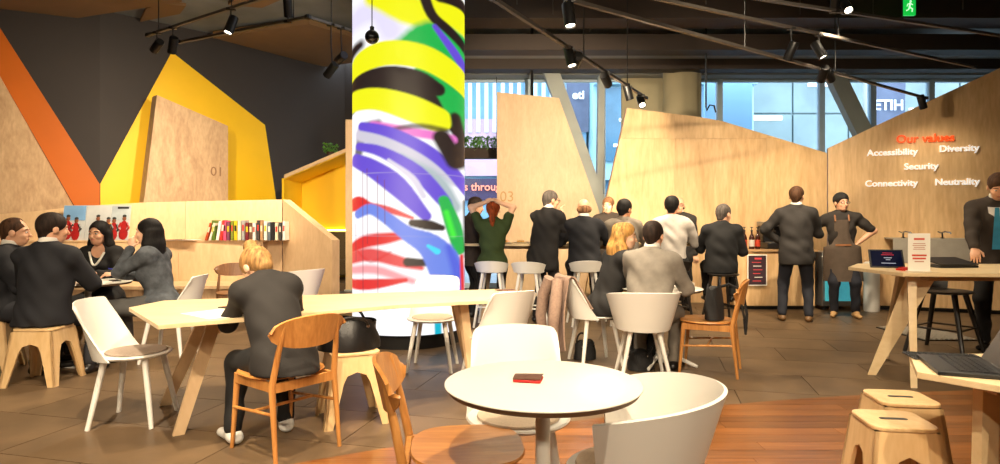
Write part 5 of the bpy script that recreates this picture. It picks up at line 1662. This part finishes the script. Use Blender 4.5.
def fabric(name, rgb, rough=0.85, noise=0.1, bump=0.25, scale=160):
    return mat(name, srgb(*rgb), rough, noise=noise, nscale=14, bump=bump, bscale=scale)
mat('skin', srgb(222, 168, 134), 0.5, noise=0.06, nscale=12)
mat('skin_fair', srgb(232, 184, 152), 0.5, noise=0.06, nscale=12)
mat('skin_tan', srgb(190, 132, 96), 0.5, noise=0.06, nscale=12)
mat('lips', srgb(176, 92, 84), 0.45, noise=0.04)
mat('eye_white', srgb(214, 208, 200), 0.2)
mat('iris', srgb(40, 28, 22), 0.15)
for n_, c_ in (('hair_black', (18, 14, 13)), ('hair_dark', (40, 27, 20)), ('hair_brown', (74, 48, 30)), ('hair_grey', (84, 76, 70)), ('hair_blonde', (188, 140, 76)), ('hair_ash', (150, 112, 66)), ('hair_red', (140, 62, 26)), ('hair_sand', (132, 94, 64))):
    mat(n_, srgb(*c_), 0.7, noise=0.6, nscale=48, stretch=(1, 1, 0.18), bump=0.6, bscale=150, spec=0.25)

PCOUNT = [0]
def person(label, loc, rz, H=1.75, seat=None, lean=(0, 0.0), twist=0.0, head=(0, 0, 0), hands=None, poles=None, feet=None,
           top='suit_navy', sleeve=0.95, hem=None, bottom=None, shoes='shoe_black', shirt=None, hair='short', hairm='hair_dark', skin='skin',
           female=False, fat=1.0, glasses=False, headwear=None, tie=None, apron=None, neckdrop=0.0, group=None, necklace=False, fold=0.0065, curl=0.5, bodyz=0.0, knees=None):
    PCOUNT[0] += 1
    seed = PCOUNT[0]
    s = H / 1.75
    root = thing('person', label, 'person', (loc[0], loc[1], bodyz), rz, group)
    pz = (seat + 0.085) if seat is not None else 0.93 * s
    P = np.array((0, 0, pz))
    X, Y, Z = np.eye(3)
    u = nrm((lean[0], lean[1], 1))
    ct_, st2 = math.cos(twist), math.sin(twist)
    r = np.array((ct_, st2, 0)); r = nrm(r - u * (r @ u))
    f = np.cross(u, r)
    Rt = np.stack([r, f, u], 1)
    sw = (0.155 if female else 0.182) * s
    Nk = P + u * 0.53 * s
    tl = lambda t: P + u * t * s
    bend = f * 0.0
    SR, SL = tl(0.455) + r * sw, tl(0.455) - r * sw
    # head frame
    yaw, pit, roll = head
    hf0 = np.array((-math.sin(yaw) , math.cos(yaw), 0))
    hu = Z * math.cos(pit) + hf0 * math.sin(pit)
    hf = hf0 * math.cos(pit) - Z * math.sin(pit)
    hr = np.cross(hf, hu)
    if roll:
        hr, hu = hr * math.cos(roll) + hu * math.sin(roll), hu * math.cos(roll) - hr * math.sin(roll)
    nd = nrm(u + 0.9 * hu)
    HC = Nk + nd * (0.150 - neckdrop) * s + hf * 0.022
    hs = 1.03 * s ** 0.5
    RH = np.stack([hr, hf, hu], 1)
    hp = lambda x, y, z: HC + (hr * x + hf * y + hu * z) * hs
    # legs
    hx = 0.092 * s
    legs = []
    if feet is None:
        feet = ((0.11, 0.0), (-0.11, 0.0)) if seat is None else ((0.13, 0.40), (-0.13, 0.40))
    for i, sd in enumerate((1, -1)):
        hip = P + X * hx * sd + (0, 0, -0.02)
        ft = feet[i]
        ank = np.array((ft[0], ft[1], (ft[2] if len(ft) > 2 else 0.0) + 0.085 * s))
        kn, ank2 = ik(hip, ank, 0.44 * s, 0.425 * s, (sd * 0.12, 1, 0.25) if knees is None else knees[i])
        legs.append((hip, kn, ank2))
    # arms
    if hands is None:
        hands = ((0.24, 0.06, pz - 0.12), (-0.24, 0.06, pz - 0.12))
    if poles is None:
        poles = ((0.6, -1, -0.4), (-0.6, -1, -0.4))
    arms = []
    for i, (S_, hd) in enumerate(zip((SR, SL), hands)):
        el, wr = ik(S_, hd[:3], 0.285 * s, 0.25 * s, poles[i])
        arms.append((S_, el, wr, hd[3] if len(hd) > 3 else None))

    gw = 0.93 if female else 1.0
    def torso(S, grow=0.0, k=0.05):
        g = fat
        S.ell(tl(-0.01), Rt, (0.168 * s * (1.02 if female else 1) , 0.118 * s * g, 0.125 * s), k)
        S.ell(tl(0.14), Rt, (0.145 * s * gw * g, 0.102 * s * g, 0.16 * s), k)
        S.ell(tl(0.30) + f * 0.008, Rt, (0.168 * s * gw, 0.112 * s * g, 0.19 * s), k)
        if female:
            for q in (-1, 1): S.ell(tl(0.30) + f * 0.085 * s + r * 0.065 * q * s, Rt, (0.062 * s, 0.055 * s, 0.06 * s), 0.04)
        S.cone(SR - r * 0.03 * s, SL + r * 0.03 * s, 0.066 * s, 0.066 * s, 0.06)
        for q in (SR, SL): S.cone(Nk - u * 0.005 * s, q - u * 0.0, 0.05 * s, 0.055 * s, 0.05)
        return S
    def arm(S, a, grow=0.0, frac=1.0, upper=1.0, k=0.025):
        S_, el, wr, _ = a
        q = 0.85 if female else 1.0
        S.cone(S_, S_ + (el - S_) * upper, 0.058 * s * q, 0.046 * s * q * (1 + 0.15 * (1 - upper)), k)
        if frac > 0:
            S.cone(el, el + (wr - el) * frac, 0.044 * s * q, (0.044 + (0.029 - 0.044) * frac) * s * q, k)
    def leg(S, l, frac=1.0, k=0.03):
        hip, kn, an = l
        S.cone(hip, kn, 0.088 * s, 0.057 * s, 0.04)
        S.cone(kn, kn + (an - kn) * frac, 0.057 * s, (0.057 - 0.017 * frac) * s, k)

    # ---- body: head and hands fine, trunk and limbs coarse, joined into one skin
    Vs, Qs, n0 = [], [], 0
    def push(V, Q):
        nonlocal n0
        Vs.append(V); Qs.append(Q + n0); n0 += len(V)
    S = Sdf()
    e = hs
    S.ell(hp(0, -0.012, 0.035), RH, (0.074 * e, 0.094 * e, 0.084 * e), 0.03)
    S.ell(hp(0, 0.028, -0.025), RH, (0.060 * e, 0.066 * e, 0.085 * e), 0.03)
    S.ell(hp(0, 0.050, -0.082), RH, (0.038 * e, 0.036 * e, 0.028 * e), 0.035)
    S.cone(hp(0, 0.090, 0.012), hp(0, 0.112, -0.030), 0.008, 0.0125, 0.012)
    S.ell(hp(0, 0.076, 0.024), RH, (0.052 * e, 0.018, 0.012), 0.02)
    for q in (-1, 1):
        S.ell(hp(q * 0.034, 0.070, -0.030), RH, (0.024, 0.02, 0.02), 0.02)
        S.ell(hp(q * 0.078, -0.005, -0.010), RH, (0.010, 0.024, 0.032), 0.006)
        S.sub(hp(q * 0.031, 0.102, 0.004), RH, (0.017, 0.014, 0.009))
    S.ell(hp(0, 0.086, -0.056), RH, (0.026, 0.014, 0.012), 0.015)
    S.cone(hp(0, -0.02, -0.05), Nk - u * 0.01, 0.052 * s * (0.85 if female else 1), 0.058 * s * (0.85 if female else 1), 0.03)
    push(*S.mesh(0.0062))
    for i, a in enumerate(arms):
        S_, el, wr, hd = a
        sd = 1 if i == 0 else -1
        d = nrm(wr - el) if hd is None else nrm(np.array(hd, float) * 0.75 + nrm(wr - el) * 0.25)
        side = np.cross(d, Z) * 1.0
        if np.linalg.norm(side) < 0.2: side = X.copy()
        side = nrm(side) * (-sd)          # thumb side points to the body's middle
        nn = nrm(np.cross(side, d)) * 1.0
        if nn[2] > 0: nn = -nn            # palm faces down by default
        S = Sdf()
        hsz = (0.9 if female else 1.0) * s
        S.cone(wr - nrm(wr - el) * 0.05, wr, 0.027 * hsz, 0.025 * hsz, 0.01)
        S.cone(wr + d * 0.01, wr + d * 0.072 * hsz, 0.030 * hsz, 0.038 * hsz, 0.012, nn, 0.42)
        for j, (off, ln) in enumerate(((0.031, 0.068), (0.010, 0.077), (-0.011, 0.071), (-0.031, 0.054))):
            b0 = wr + d * 0.075 * hsz + side * off * hsz
            sp = side * off * 0.5
            d1 = nrm(d + sp + nn * curl * 0.6); d2 = nrm(d + nn * curl * 1.6)
            m1 = b0 + d1 * ln * 0.55 * hsz; m2 = m1 + d2 * ln * 0.5 * hsz
            S.chain([b0 - d * 0.01, m1, m2], [0.0098 * hsz, 0.0088 * hsz, 0.0072 * hsz], 0.004)
        t0 = wr + d * 0.022 * hsz + side * 0.026 * hsz
        t1 = t0 + nrm(d * 0.7 + side * 0.8 + nn * 0.3) * 0.042 * hsz
        t2 = t1 + nrm(d * 1.0 + side * 0.25 + nn * 0.4) * 0.03 * hsz
        S.chain([t0, t1, t2], [0.0135 * hsz, 0.0105 * hsz, 0.008 * hsz], 0.006)
        push(*S.mesh(0.0052))
    S = Sdf(); torso(S)
    for a in arms: arm(S, a)
    for l in legs: leg(S, l)
    push(*S.mesh(0.014, -0.004))
    if sleeve < 0.9:
        S = Sdf()
        for a in arms: arm(S, a)
        push(*S.mesh(0.009))
    body = emit('body', np.concatenate(Vs), np.concatenate(Qs), skin, root)

    # ---- face pieces
    for q in (-1, 1):
        RHm = Matrix([list(x) for x in RH])
        ey = MB().ball(hp(q * 0.031, 0.0855, 0.004), (0.0125, 0.009, 0.0075), 12, RHm).build('eye', 'eye_white', root)
        MB().ball(hp(q * 0.031, 0.0915, 0.004), (0.0062, 0.0045, 0.0062), 10, RHm).build('iris', 'iris', ey)
        MB().tube([hp(q * 0.014, 0.094, 0.026), hp(q * 0.032, 0.0925, 0.031), hp(q * 0.052, 0.078, 0.024)], [0.0035, 0.0045, 0.0025], 6).build('eyebrow', hairm if hairm not in ('hair_blonde',) else 'hair_ash', root)
    MB().ball(hp(0, 0.0945, -0.056), (0.023, 0.008, 0.0075), 12, RHm).build('lips', 'lips', root)

    # ---- clothes
    hemz = hem if hem is not None else (-0.20 if seat is None else -0.075)
    S = Sdf(); torso(S)
    for a in arms: arm(S, a, frac=min(1, max(0, (sleeve - 0.5) * 2)), upper=min(1.0, sleeve * 2))
    if hemz < -0.12:
        S.ell(tl(-0.10), Rt, (0.182 * s, 0.142 * s * fat, 0.22 * s), 0.05)
        if hemz < -0.3:
            S.cone(tl(-0.05), tl(hemz - 0.05), 0.17 * s, 0.19 * s, 0.05, f, 0.75)
    elif seat is not None and hemz < -0.05:
        S.ell(tl(-0.03) - f * 0.01, Rt, (0.185 * s, 0.145 * s * fat, 0.12 * s), 0.05)
    if top.startswith('suit'):
        S.cone(tl(0.32), tl(max(hemz, -0.2)), 0.158 * s, 0.176 * s, 0.05, f, 0.68 * fat)
    cutp = tl(hemz)
    if seat is not None: cutp = np.array((cutp[0], cutp[1], max(cutp[2], seat + 0.004)))
    S.plane(-u if seat is None else -Z, -(cutp @ u) if seat is None else -(cutp[2]))
    if female and not top.startswith('suit'):      # scoop neckline
        S.sub(Nk + f * 0.075 * s - u * 0.015 * s, Rt, (0.072 * s, 0.075 * s, 0.085 * s))
    V, Q = S.mesh(0.0115, 0.017)
    V = folds(V, Q, fold, seed)
    emit('jacket' if top.startswith('suit') else 'top', V, Q, top, root)
    if bottom:
        S = Sdf()
        S.ell(tl(0.0), Rt, (0.166 * s, 0.116 * s * fat, 0.115 * s), 0.05)
        for l in legs: leg(S, l, 0.97)
        V, Q = S.mesh(0.0125, 0.014)
        V = folds(V, Q, 0.004, seed + 5)
        emit('trousers', V, Q, bottom, root)
    for i, l in enumerate(legs):
        hip, kn, an = l
        fd = nrm(((an - kn) * (0, 0, 0) + Y + X * (0.2 if i == 0 else -0.2)))
        S = Sdf()
        z0 = an[2] - 0.085 * s
        h0 = np.array((an[0], an[1], z0 + 0.036)) - fd * 0.045
        t0 = np.array((an[0], an[1], z0 + 0.030)) + fd * 0.165 * s
        S.cone(h0, t0, 0.038, 0.032, 0.02, Z, 0.85)
        S.cone(h0 + (0, 0, 0.01) + fd * 0.03, an + fd * 0.01, 0.04, 0.045, 0.03)
        S.plane(-Z, -(z0 + 0.001))
        emit('shoe', *S.mesh(0.009), shoes, root)
    if shirt:
        nb = Nk + u * 0.030
        Rn = Matrix([list(x) for x in np.stack([r, f, nrm(nd)], 1)])
        MB().lathe([(0.066 * s, 0.0), (0.070 * s, 0.018), (0.064 * s, 0.048), (0.059 * s, 0.05), (0.058 * s, 0.01)], 26, nb, axis=Rn).build('collar', shirt, root)
        # shirt front between the lapels
        MB().loft(lambda a, v: tuple(tl(0.12 + 0.38 * v) + r * a * 0.055 * (0.25 + v) * s + f * (0.131 - 0.05 * max(0, v - 0.55) - 0.02 * a * a) * s * fat), 6, 8, -0.006).build('shirt_front', shirt, root)
    if tie:
        MB().loft(lambda a, v: tuple(tl(0.10 + 0.40 * v) + r * a * 0.032 * (1.25 - 0.75 * v) * s + f * (0.140 - 0.05 * max(0, v - 0.55)) * s * fat), 4, 8, -0.006).build('tie', tie, root)
    if top.startswith('suit'):
        # lapel collar lying round the back of the neck
        pts = []
        for a in np.linspace(-2.3, 2.3, 17):
            q = Nk + u * (0.012 - 0.05 * max(0, abs(a) - 1.2)) * s + (r * math.sin(a) * 0.078 - f * math.cos(a) * 0.066) * s
            pts.append(q)
        MB().tube([Vector(q) for q in pts], 0.017 * s, 8).build('lapel_collar', top, root)
    if necklace:
        pts = [Vector(tl(0.49 - 0.13 * math.sin(PI * t)) + r * (0.075 - 0.15 * t) * s + f * (0.085 + 0.062 * math.sin(PI * t)) * s) for t in np.linspace(0, 1, 15)]
        MB().tube(pts, 0.011, 8).build('necklace', 'paper', root)
    if apron:
        def ap(a, v):
            z = -0.42 + 0.86 * v
            w = 0.235 - 0.03 * v if v < 0.56 else 0.20 - 0.08 * min(1, (v - 0.56) / 0.12)
            an_ = a * (1.5 if v < 0.56 else 0.85)
            rad_y = (0.195 - 0.06 * v) * s if v < 0.6 else 0.152 * s
            return tuple(tl(z) + r * math.sin(an_) * w * 1.05 * s + f * math.cos(an_) * rad_y + f * 0.004 * math.sin(a * 8))
        apo = MB().loft(ap, 24, 20, -0.008).build('apron', apron, root)
        for q in (-1, 1):
            MB().tube([Vector(tl(0.42) + r * q * 0.085 * s + f * 0.135 * s), Vector(tl(0.50) + r * q * 0.085 * s + f * 0.085 * s), Vector(tl(0.535) + r * q * 0.07 * s - f * 0.03 * s)], 0.011, 8).build('strap', 'leather_tan', apo)
        MB().loft(lambda a, v: tuple(tl(0.075 + 0.025 * v) + r * math.sin(a * 0.5) * 0.2 * s + f * (math.cos(a * 0.5) * 0.158 + 0.012) * s), 8, 2, -0.006).build('belt', 'leather_tan', apo)
    if glasses:
        for q in (-1, 1):
            pts = [Vector(hp(q * 0.034 + 0.024 * math.cos(a), 0.103, 0.002 + 0.017 * math.sin(a))) for a in np.linspace(0, 2 * PI, 15)]
            MB().tube(pts, 0.0025, 6).build('glasses_rim', 'black_plastic', root)
            MB().tube([Vector(hp(q * 0.058, 0.10, 0.006)), Vector(hp(q * 0.082, 0.0, 0.006))], 0.0025, 6).build('glasses_arm', 'black_plastic', root)

    # ---- hair
    S = Sdf()
    hair_h = 0.0085
    if hair in ('short', 'thin', 'cap', 'grey', 'curly'):
        t_ = {'short': 0.012, 'thin': 0.006, 'grey': 0.010, 'curly': 0.018, 'cap': 0.01}[hair]
        S.ell(hp(0, -0.014, 0.038), RH, (0.075 * e + t_, 0.094 * e + t_, 0.083 * e + t_), 0.02)
        S.cone(hp(0, -0.06, -0.01), hp(0, -0.055, -0.055), 0.058, 0.046, 0.03)
        S.sub(hp(0, 0.115, -0.075), RH, (0.11, 0.112, 0.135))
        S.sub(hp(0, 0.13, 0.0), RH, (0.075, 0.075, 0.05))
        for q in (-1, 1): S.sub(hp(q * 0.09, 0.0, -0.03), RH, (0.03, 0.032, 0.045))
        if hair in ('thin', 'grey'): S.sub(hp(0, 0.11, 0.10), RH, (0.06, 0.09, 0.06))
        S.plane(-hu, -(hp(0, 0, -0.085) @ hu))
    elif hair == 'bald':
        S.cone(hp(0.05, -0.05, -0.02), hp(-0.05, -0.05, -0.02), 0.045, 0.045, 0.02)
        S.cone(hp(0, -0.065, -0.01), hp(0, -0.055, -0.05), 0.05, 0.042, 0.03)
        S.plane(hu, hp(0, 0, 0.028) @ hu); S.plane(-hu, -(hp(0, 0, -0.075) @ hu))
    elif hair in ('long', 'wavy', 'ponytail', 'bun'):
        t_ = 0.012
        S.ell(hp(0, -0.014, 0.036), RH, (0.076 * e + t_, 0.095 * e + t_, 0.085 * e + t_), 0.02)
        S.cone(hp(0, -0.055, -0.01), hp(0, -0.05, -0.05), 0.066, 0.056, 0.03)
        if hair in ('long', 'wavy'):
            down = -0.30 if hair == 'long' else -0.24
            ww = 0.012 if hair == 'wavy' else 0.0
            for k in range(7):
                a = math.radians(-78 + 156 * k / 6)
                bx, by = math.sin(a) * 0.082, -math.cos(a) * 0.09
                c0 = hp(bx, by, 0.0)
                c1 = hp(bx * 1.12, by * 1.05 , -0.11)
                e2 = c1 + (np.array((0, 0, -1)) * (0.13 if abs(a) > 1.4 else 0.17) - f * 0.02 + (hr * math.sin(a)) * 0.02 * (1 + ww * 60)) * (abs(down) / 0.30)
                S.chain([c0, c1, e2], [0.032, 0.038 + ww, 0.022 + ww], 0.03)
            S.ell(hp(0, -0.06, -0.16) - hf * 0.02, np.eye(3), (0.085, 0.05, 0.14 * abs(down) / 0.3), 0.04)
        if hair == 'ponytail':
            S.chain([hp(0, -0.10, 0.03), hp(0, -0.135, -0.02), hp(0, -0.125, -0.12), hp(0, -0.10, -0.22)], [0.03, 0.034, 0.036, 0.018], 0.02)
        if hair == 'bun':
            S.ell(hp(0, -0.055, 0.135), RH, (0.042, 0.044, 0.038), 0.015)
            S.cone(hp(0, -0.05, 0.11), hp(0, -0.04, 0.08), 0.03, 0.04, 0.02)
        S.sub(hp(0, 0.118, -0.06), RH, (0.080, 0.112, 0.135))
        if hair in ('ponytail', 'bun'):
            for q in (-1, 1): S.sub(hp(q * 0.092, 0.0, -0.035), RH, (0.03, 0.032, 0.045))
    V, Q = S.mesh(hair_h)
    V = folds(V, Q, 0.0022 if hair != 'wavy' else 0.005, seed + 11)
    emit('hair', V, Q, hairm, root)
    if headwear:
        S = Sdf()
        S.ell(hp(0, -0.02, 0.045), RH, (0.094 * e, 0.114 * e, 0.100 * e), 0.02)
        S.plane(-nrm(hu - hf * 0.25), -(hp(0, 0.0, 0.030) @ nrm(hu - hf * 0.25)))
        emit('beanie', *S.mesh(0.0085), headwear, root)
    return root

fabric('suit_navy', (23, 23, 29)); fabric('suit_black', (16, 15, 16)); fabric('suit_charcoal', (37, 33, 31)); fabric('suit_grey', (128, 120, 110), noise=0.14)
fabric('suit_midgrey', (116, 106, 94), noise=0.14); fabric('suit_brown', (56, 46, 38)); fabric('suit_dark', (30, 27, 27))
fabric('tweed', (74, 78, 84), noise=0.5, bump=0.5, scale=260); fabric('black_top', (24, 22, 22)); fabric('jacket_black', (30, 26, 24))
fabric('green_top', (48, 64, 26)); fabric('coat_brown', (54, 38, 30)); fabric('white_shirt', (184, 176, 168)); fabric('tee_black', (40, 34, 30))
fabric('trouser_dark', (30, 28, 28)); fabric('trouser_grey', (84, 82, 80)); fabric('jeans_dark', (34, 36, 46)); fabric('trouser_navy', (32, 32, 38))
fabric('apron_brown', (86, 72, 60)); fabric('beanie_black', (24, 22, 22)); fabric('shirt_white', (232, 226, 218), bump=0.1); fabric('tie_blue', (60, 150, 190))
fabric('trouser_black', (18, 17, 17)); fabric('trouser_ash', (110, 102, 92))
mat('leather_tan', srgb(150, 96, 56), 0.5, noise=0.15)
mat('shoe_black', srgb(24, 20, 18), 0.35, noise=0.1); mat('shoe_white', srgb(222, 220, 214), 0.5, noise=0.05); mat('shoe_tan', srgb(196, 156, 104), 0.6, noise=0.1); mat('shoe_brown', srgb(116, 84, 50), 0.5, noise=0.1)
RD = math.radians

# --- the four colleagues at the left
person('man in navy suit with his back turned on a plywood stool', (-3.77, 5.12), RD(2), 1.84, seat=0.45, lean=(0.0, 0.10), head=(RD(-38), 0.10, 0), top='suit_navy', bottom='trouser_navy', shirt='shirt_white', hem=-0.17,
       hands=((0.10, 0.40, 0.80), (-0.12, 0.40, 0.80)), poles=((1, -0.5, -0.8), (-1, -0.5, -0.8)), feet=((0.24, 0.22), (-0.20, 0.20)), hair='short', hairm='hair_dark', fat=1.12)
person('man in dark suit at the edge of the left table, in profile', (-4.42, 5.46), RD(-66), 1.76, seat=0.45, lean=(0, 0.16), head=(0, 0.06, 0), top='suit_navy', bottom='trouser_navy', shirt='shirt_white', hair='thin', hairm='hair_brown', fat=1.1, hem=-0.15,
       hands=((0.12, 0.42, 0.80), (-0.12, 0.46, 0.80)))
person('black haired woman in black with a pale necklace, facing out', (-4.10, 6.42), RD(184), 1.68, seat=0.45, lean=(0, 0.10), head=(RD(-6), 0.06, 0), top='black_top', bottom='trouser_black', hair='long', hairm='hair_black', female=True, necklace=True,
       hands=((0.12, 0.36, 0.80), (-0.14, 0.40, 0.80)))
person('woman in grey tweed jacket, long black hair, hand at her chin', (-3.20, 5.86), RD(92), 1.72, seat=0.46, lean=(0, 0.16), head=(RD(4), 0.02, 0), top='tweed', bottom='trouser_grey', shoes='shoe_black', hair='long', hairm='hair_black', female=True, skin='skin_fair', hem=-0.10,
       hands=((0.10, 0.48, 0.80), (-0.08, 0.24, 1.06, (0.2, 0.1, 1))), poles=((0.5, -0.6, -1), (-0.3, 0.5, -1)), feet=((0.10, 0.36), (-0.12, 0.42)), curl=0.9)
pn = thing('pen', 'blue pen held over the round table by the woman in tweed', 'pen', (-3.68, 5.95, 0.842), 0.3)
MB().tube([(-0.07, 0, 0.012), (0.07, 0, -0.005)], 0.005, 8).build('barrel', 'blue_pen', pn)
MB().tube([(0.07, 0, -0.005), (0.085, 0, -0.009)], [0.004, 0.001], 8).build('tip', 'chrome', pn)

# --- woman with the bun
person('woman with blonde hair bun in black jacket bent over the long table', (-1.235, 3.53), RD(36), 1.60, seat=0.455, lean=(-0.08, 0.60), head=(RD(18), 0.9, 0), neckdrop=0.02, top='jacket_black', bottom='trouser_black', shoes='shoe_white', hair='bun', hairm='hair_ash', female=True, skin='skin_fair', hem=-0.17,
       hands=((0.10, 0.56, 0.80), (-0.10, 0.54, 0.80)), poles=((0.6, -0.3, -1), (-0.6, -0.3, -1)), feet=((0.12, 0.34), (-0.20, 0.30)), fat=1.15, fold=0.006)

# --- the crowd at the bar table
person('woman in green top lifting her red hair with both hands', (-0.10, 7.86), RD(2), 1.70, seat=0.71, lean=(0.02, 0.04), head=(RD(-8), 0.0, 0), top='green_top', sleeve=0.30, bottom='trouser_black', hair='ponytail', hairm='hair_red', female=True, skin='skin_fair', hem=-0.10,
       hands=((0.05, -0.06, 1.56, (-0.8, 0.3, 0.4)), (-0.05, -0.06, 1.56, (0.8, 0.3, 0.4))), poles=((1, 0.3, 0.1), (-1, 0.3, 0.1)), feet=((0.12, 0.20, 0.27), (-0.12, 0.20, 0.27)))
person('person in dark brown coat beside the column, half hidden', (-0.42, 8.55), RD(-70), 1.66, top='suit_brown', bottom='trouser_black', hair='short', hairm='hair_dark', lean=(0, 0.10), head=(0, 0.2, 0), hands=((0.10, 0.45, 1.06), (-0.16, 0.45, 1.06)))
person('man in dark suit with glasses leaning on the bar table, hand at mouth', (0.56, 8.02), RD(-38), 1.74, lean=(0.0, 0.22), head=(RD(-30), 0.10, 0), top='suit_dark', bottom='trouser_dark', shirt='shirt_white', hair='grey', hairm='hair_grey', glasses=True, fat=1.12, hem=-0.26,
       hands=((0.14, 0.46, 1.07), (0.0, 0.36, 1.40, (0.1, 0.3, 1))), poles=((0.6, -0.4, -1), (-0.4, 0.3, -1)))
person('bald man in navy suit with his back turned on a white bar stool', (1.08, 7.92), RD(-4), 1.78, seat=0.71, lean=(0, 0.16), head=(RD(6), 0.24, 0), top='suit_navy', bottom='trouser_navy', shirt='shirt_white', hair='bald', hairm='hair_sand', fat=1.18, hem=-0.12,
       hands=((0.24, 0.42, 1.07), (-0.22, 0.42, 1.07)), feet=((0.14, 0.22, 0.27), (-0.14, 0.22, 0.27)))
person('fair haired person facing out across the bar table', (1.62, 9.25), RD(170), 1.68, top='suit_brown', bottom='trouser_dark', hair='short', hairm='hair_sand', skin='skin_fair', head=(RD(-10), 0.08, 0), lean=(0, 0.05))
person('black haired man in light grey jacket with his back turned', (1.58, 7.95), RD(-12), 1.74, seat=0.71, lean=(0, 0.14), head=(RD(-34), 0.10, 0), top='suit_midgrey', bottom='trouser_dark', hair='curly', hairm='hair_black', skin='skin_tan', hem=-0.12,
       hands=((0.22, 0.42, 1.07), (-0.22, 0.42, 1.07)), feet=((0.14, 0.22, 0.27), (-0.14, 0.22, 0.27)))
person('man in white shirt with black hair and his back turned', (2.20, 7.92), RD(-8), 1.82, seat=0.71, lean=(0.0, 0.08), head=(RD(-14), 0.05, 0), top='white_shirt', bottom='trouser_dark', hair='curly', hairm='hair_black', skin='skin_tan', hem=-0.03, fold=0.007,
       hands=((0.24, 0.40, 1.07), (-0.22, 0.42, 1.07)), poles=((0.7, -0.6, -1), (-0.7, -0.6, -1)), feet=((0.14, 0.22, 0.27), (-0.14, 0.22, 0.27)))
person('balding man facing out behind the man in the white shirt', (2.66, 9.22), RD(165), 1.68, top='suit_charcoal', bottom='trouser_dark', hair='bald', hairm='hair_brown', shirt='shirt_white', glasses=True)
person('grey haired man in black suit seated at the end of the bar table', (2.78, 7.80), RD(-14), 1.70, seat=0.66, lean=(0.03, 0.10), head=(RD(-44), 0.16, 0), top='suit_black', bottom='trouser_black', hair='grey', hairm='hair_grey', hem=-0.16, fat=1.2,
       hands=((0.20, 0.32, 1.0), (-0.16, 0.38, 1.06)), poles=((0.5, -0.6, -1), (-0.5, -0.6, -1)), feet=((0.15, 0.24, 0.27), (-0.15, 0.24, 0.27)))

# --- the couple
person('blonde woman in black turning her head, on the chair with the coat', (0.96, 5.70), RD(-72), 1.68, seat=0.455, lean=(0.02, 0.30), head=(RD(-28), 0.10, 0), top='black_top', bottom='trouser_black', hair='wavy', hairm='hair_blonde', female=True, skin='skin_fair', hem=-0.12,
       hands=((0.12, 0.50, 0.76), (-0.14, 0.50, 0.76)))
person('man in light grey suit with his back turned in a tub armchair', (1.26, 5.26), RD(-26), 1.72, seat=0.445, lean=(0.0, 0.24), head=(RD(-8), 0.12, 0), top='suit_grey', bottom='trouser_ash', hair='short', hairm='hair_dark', shirt='shirt_white', hem=-0.06,
       hands=((0.16, 0.42, 0.80, (-0.3, 1, 0.5)), (-0.10, 0.50, 0.76)), feet=((0.16, 0.30), (-0.16, 0.34)))

# --- counter
person('tall man in charcoal jacket standing at the coffee counter, back turned', (3.88, 8.12), RD(-24), 1.78, lean=(0.0, 0.02), head=(RD(-18), 0.02, 0), top='suit_charcoal', bottom='jeans_dark', shoes='shoe_brown', shirt='shirt_white', hair='short', hairm='hair_brown', hem=-0.20, fat=1.08,
       hands=((0.10, 0.30, 1.20), (-0.20, 0.12, 1.04)), poles=((0.8, -0.6, -0.6), (-1, -0.25, 0.1)), feet=((0.15, 0.02), (-0.17, 0.0)))
person('barista in black beanie, black tee and brown apron, hand on hip', (4.70, 8.52), RD(158), 1.70, lean=(0.03, 0.0), head=(RD(22), 0.02, 0), top='tee_black', sleeve=0.42, bottom='jeans_dark', shoes='shoe_tan', hair='short', hairm='hair_dark', headwear='beanie_black', apron='apron_brown', glasses=True, hem=-0.12,
       hands=((0.46, 0.10, 1.02), (-0.20, 0.02, 1.02)), poles=((0.6, -0.8, 0.2), (-1, -0.15, 0.1)), feet=((0.10, 0.0), (-0.16, 0.04)))
person('suited man with blue tie bending over the high tablet table', (5.06, 6.30), RD(140), 1.84, lean=(0.0, 0.30), head=(RD(10), 0.5, 0), top='suit_brown', bottom='trouser_dark', shirt='shirt_white', tie='tie_blue', hair='short', hairm='hair_brown', fat=1.15, hem=-0.2,
       hands=((0.16, 0.62, 0.96), (-0.16, 0.60, 0.96)), poles=((1, -0.4, -0.2), (-1, -0.4, -0.2)))
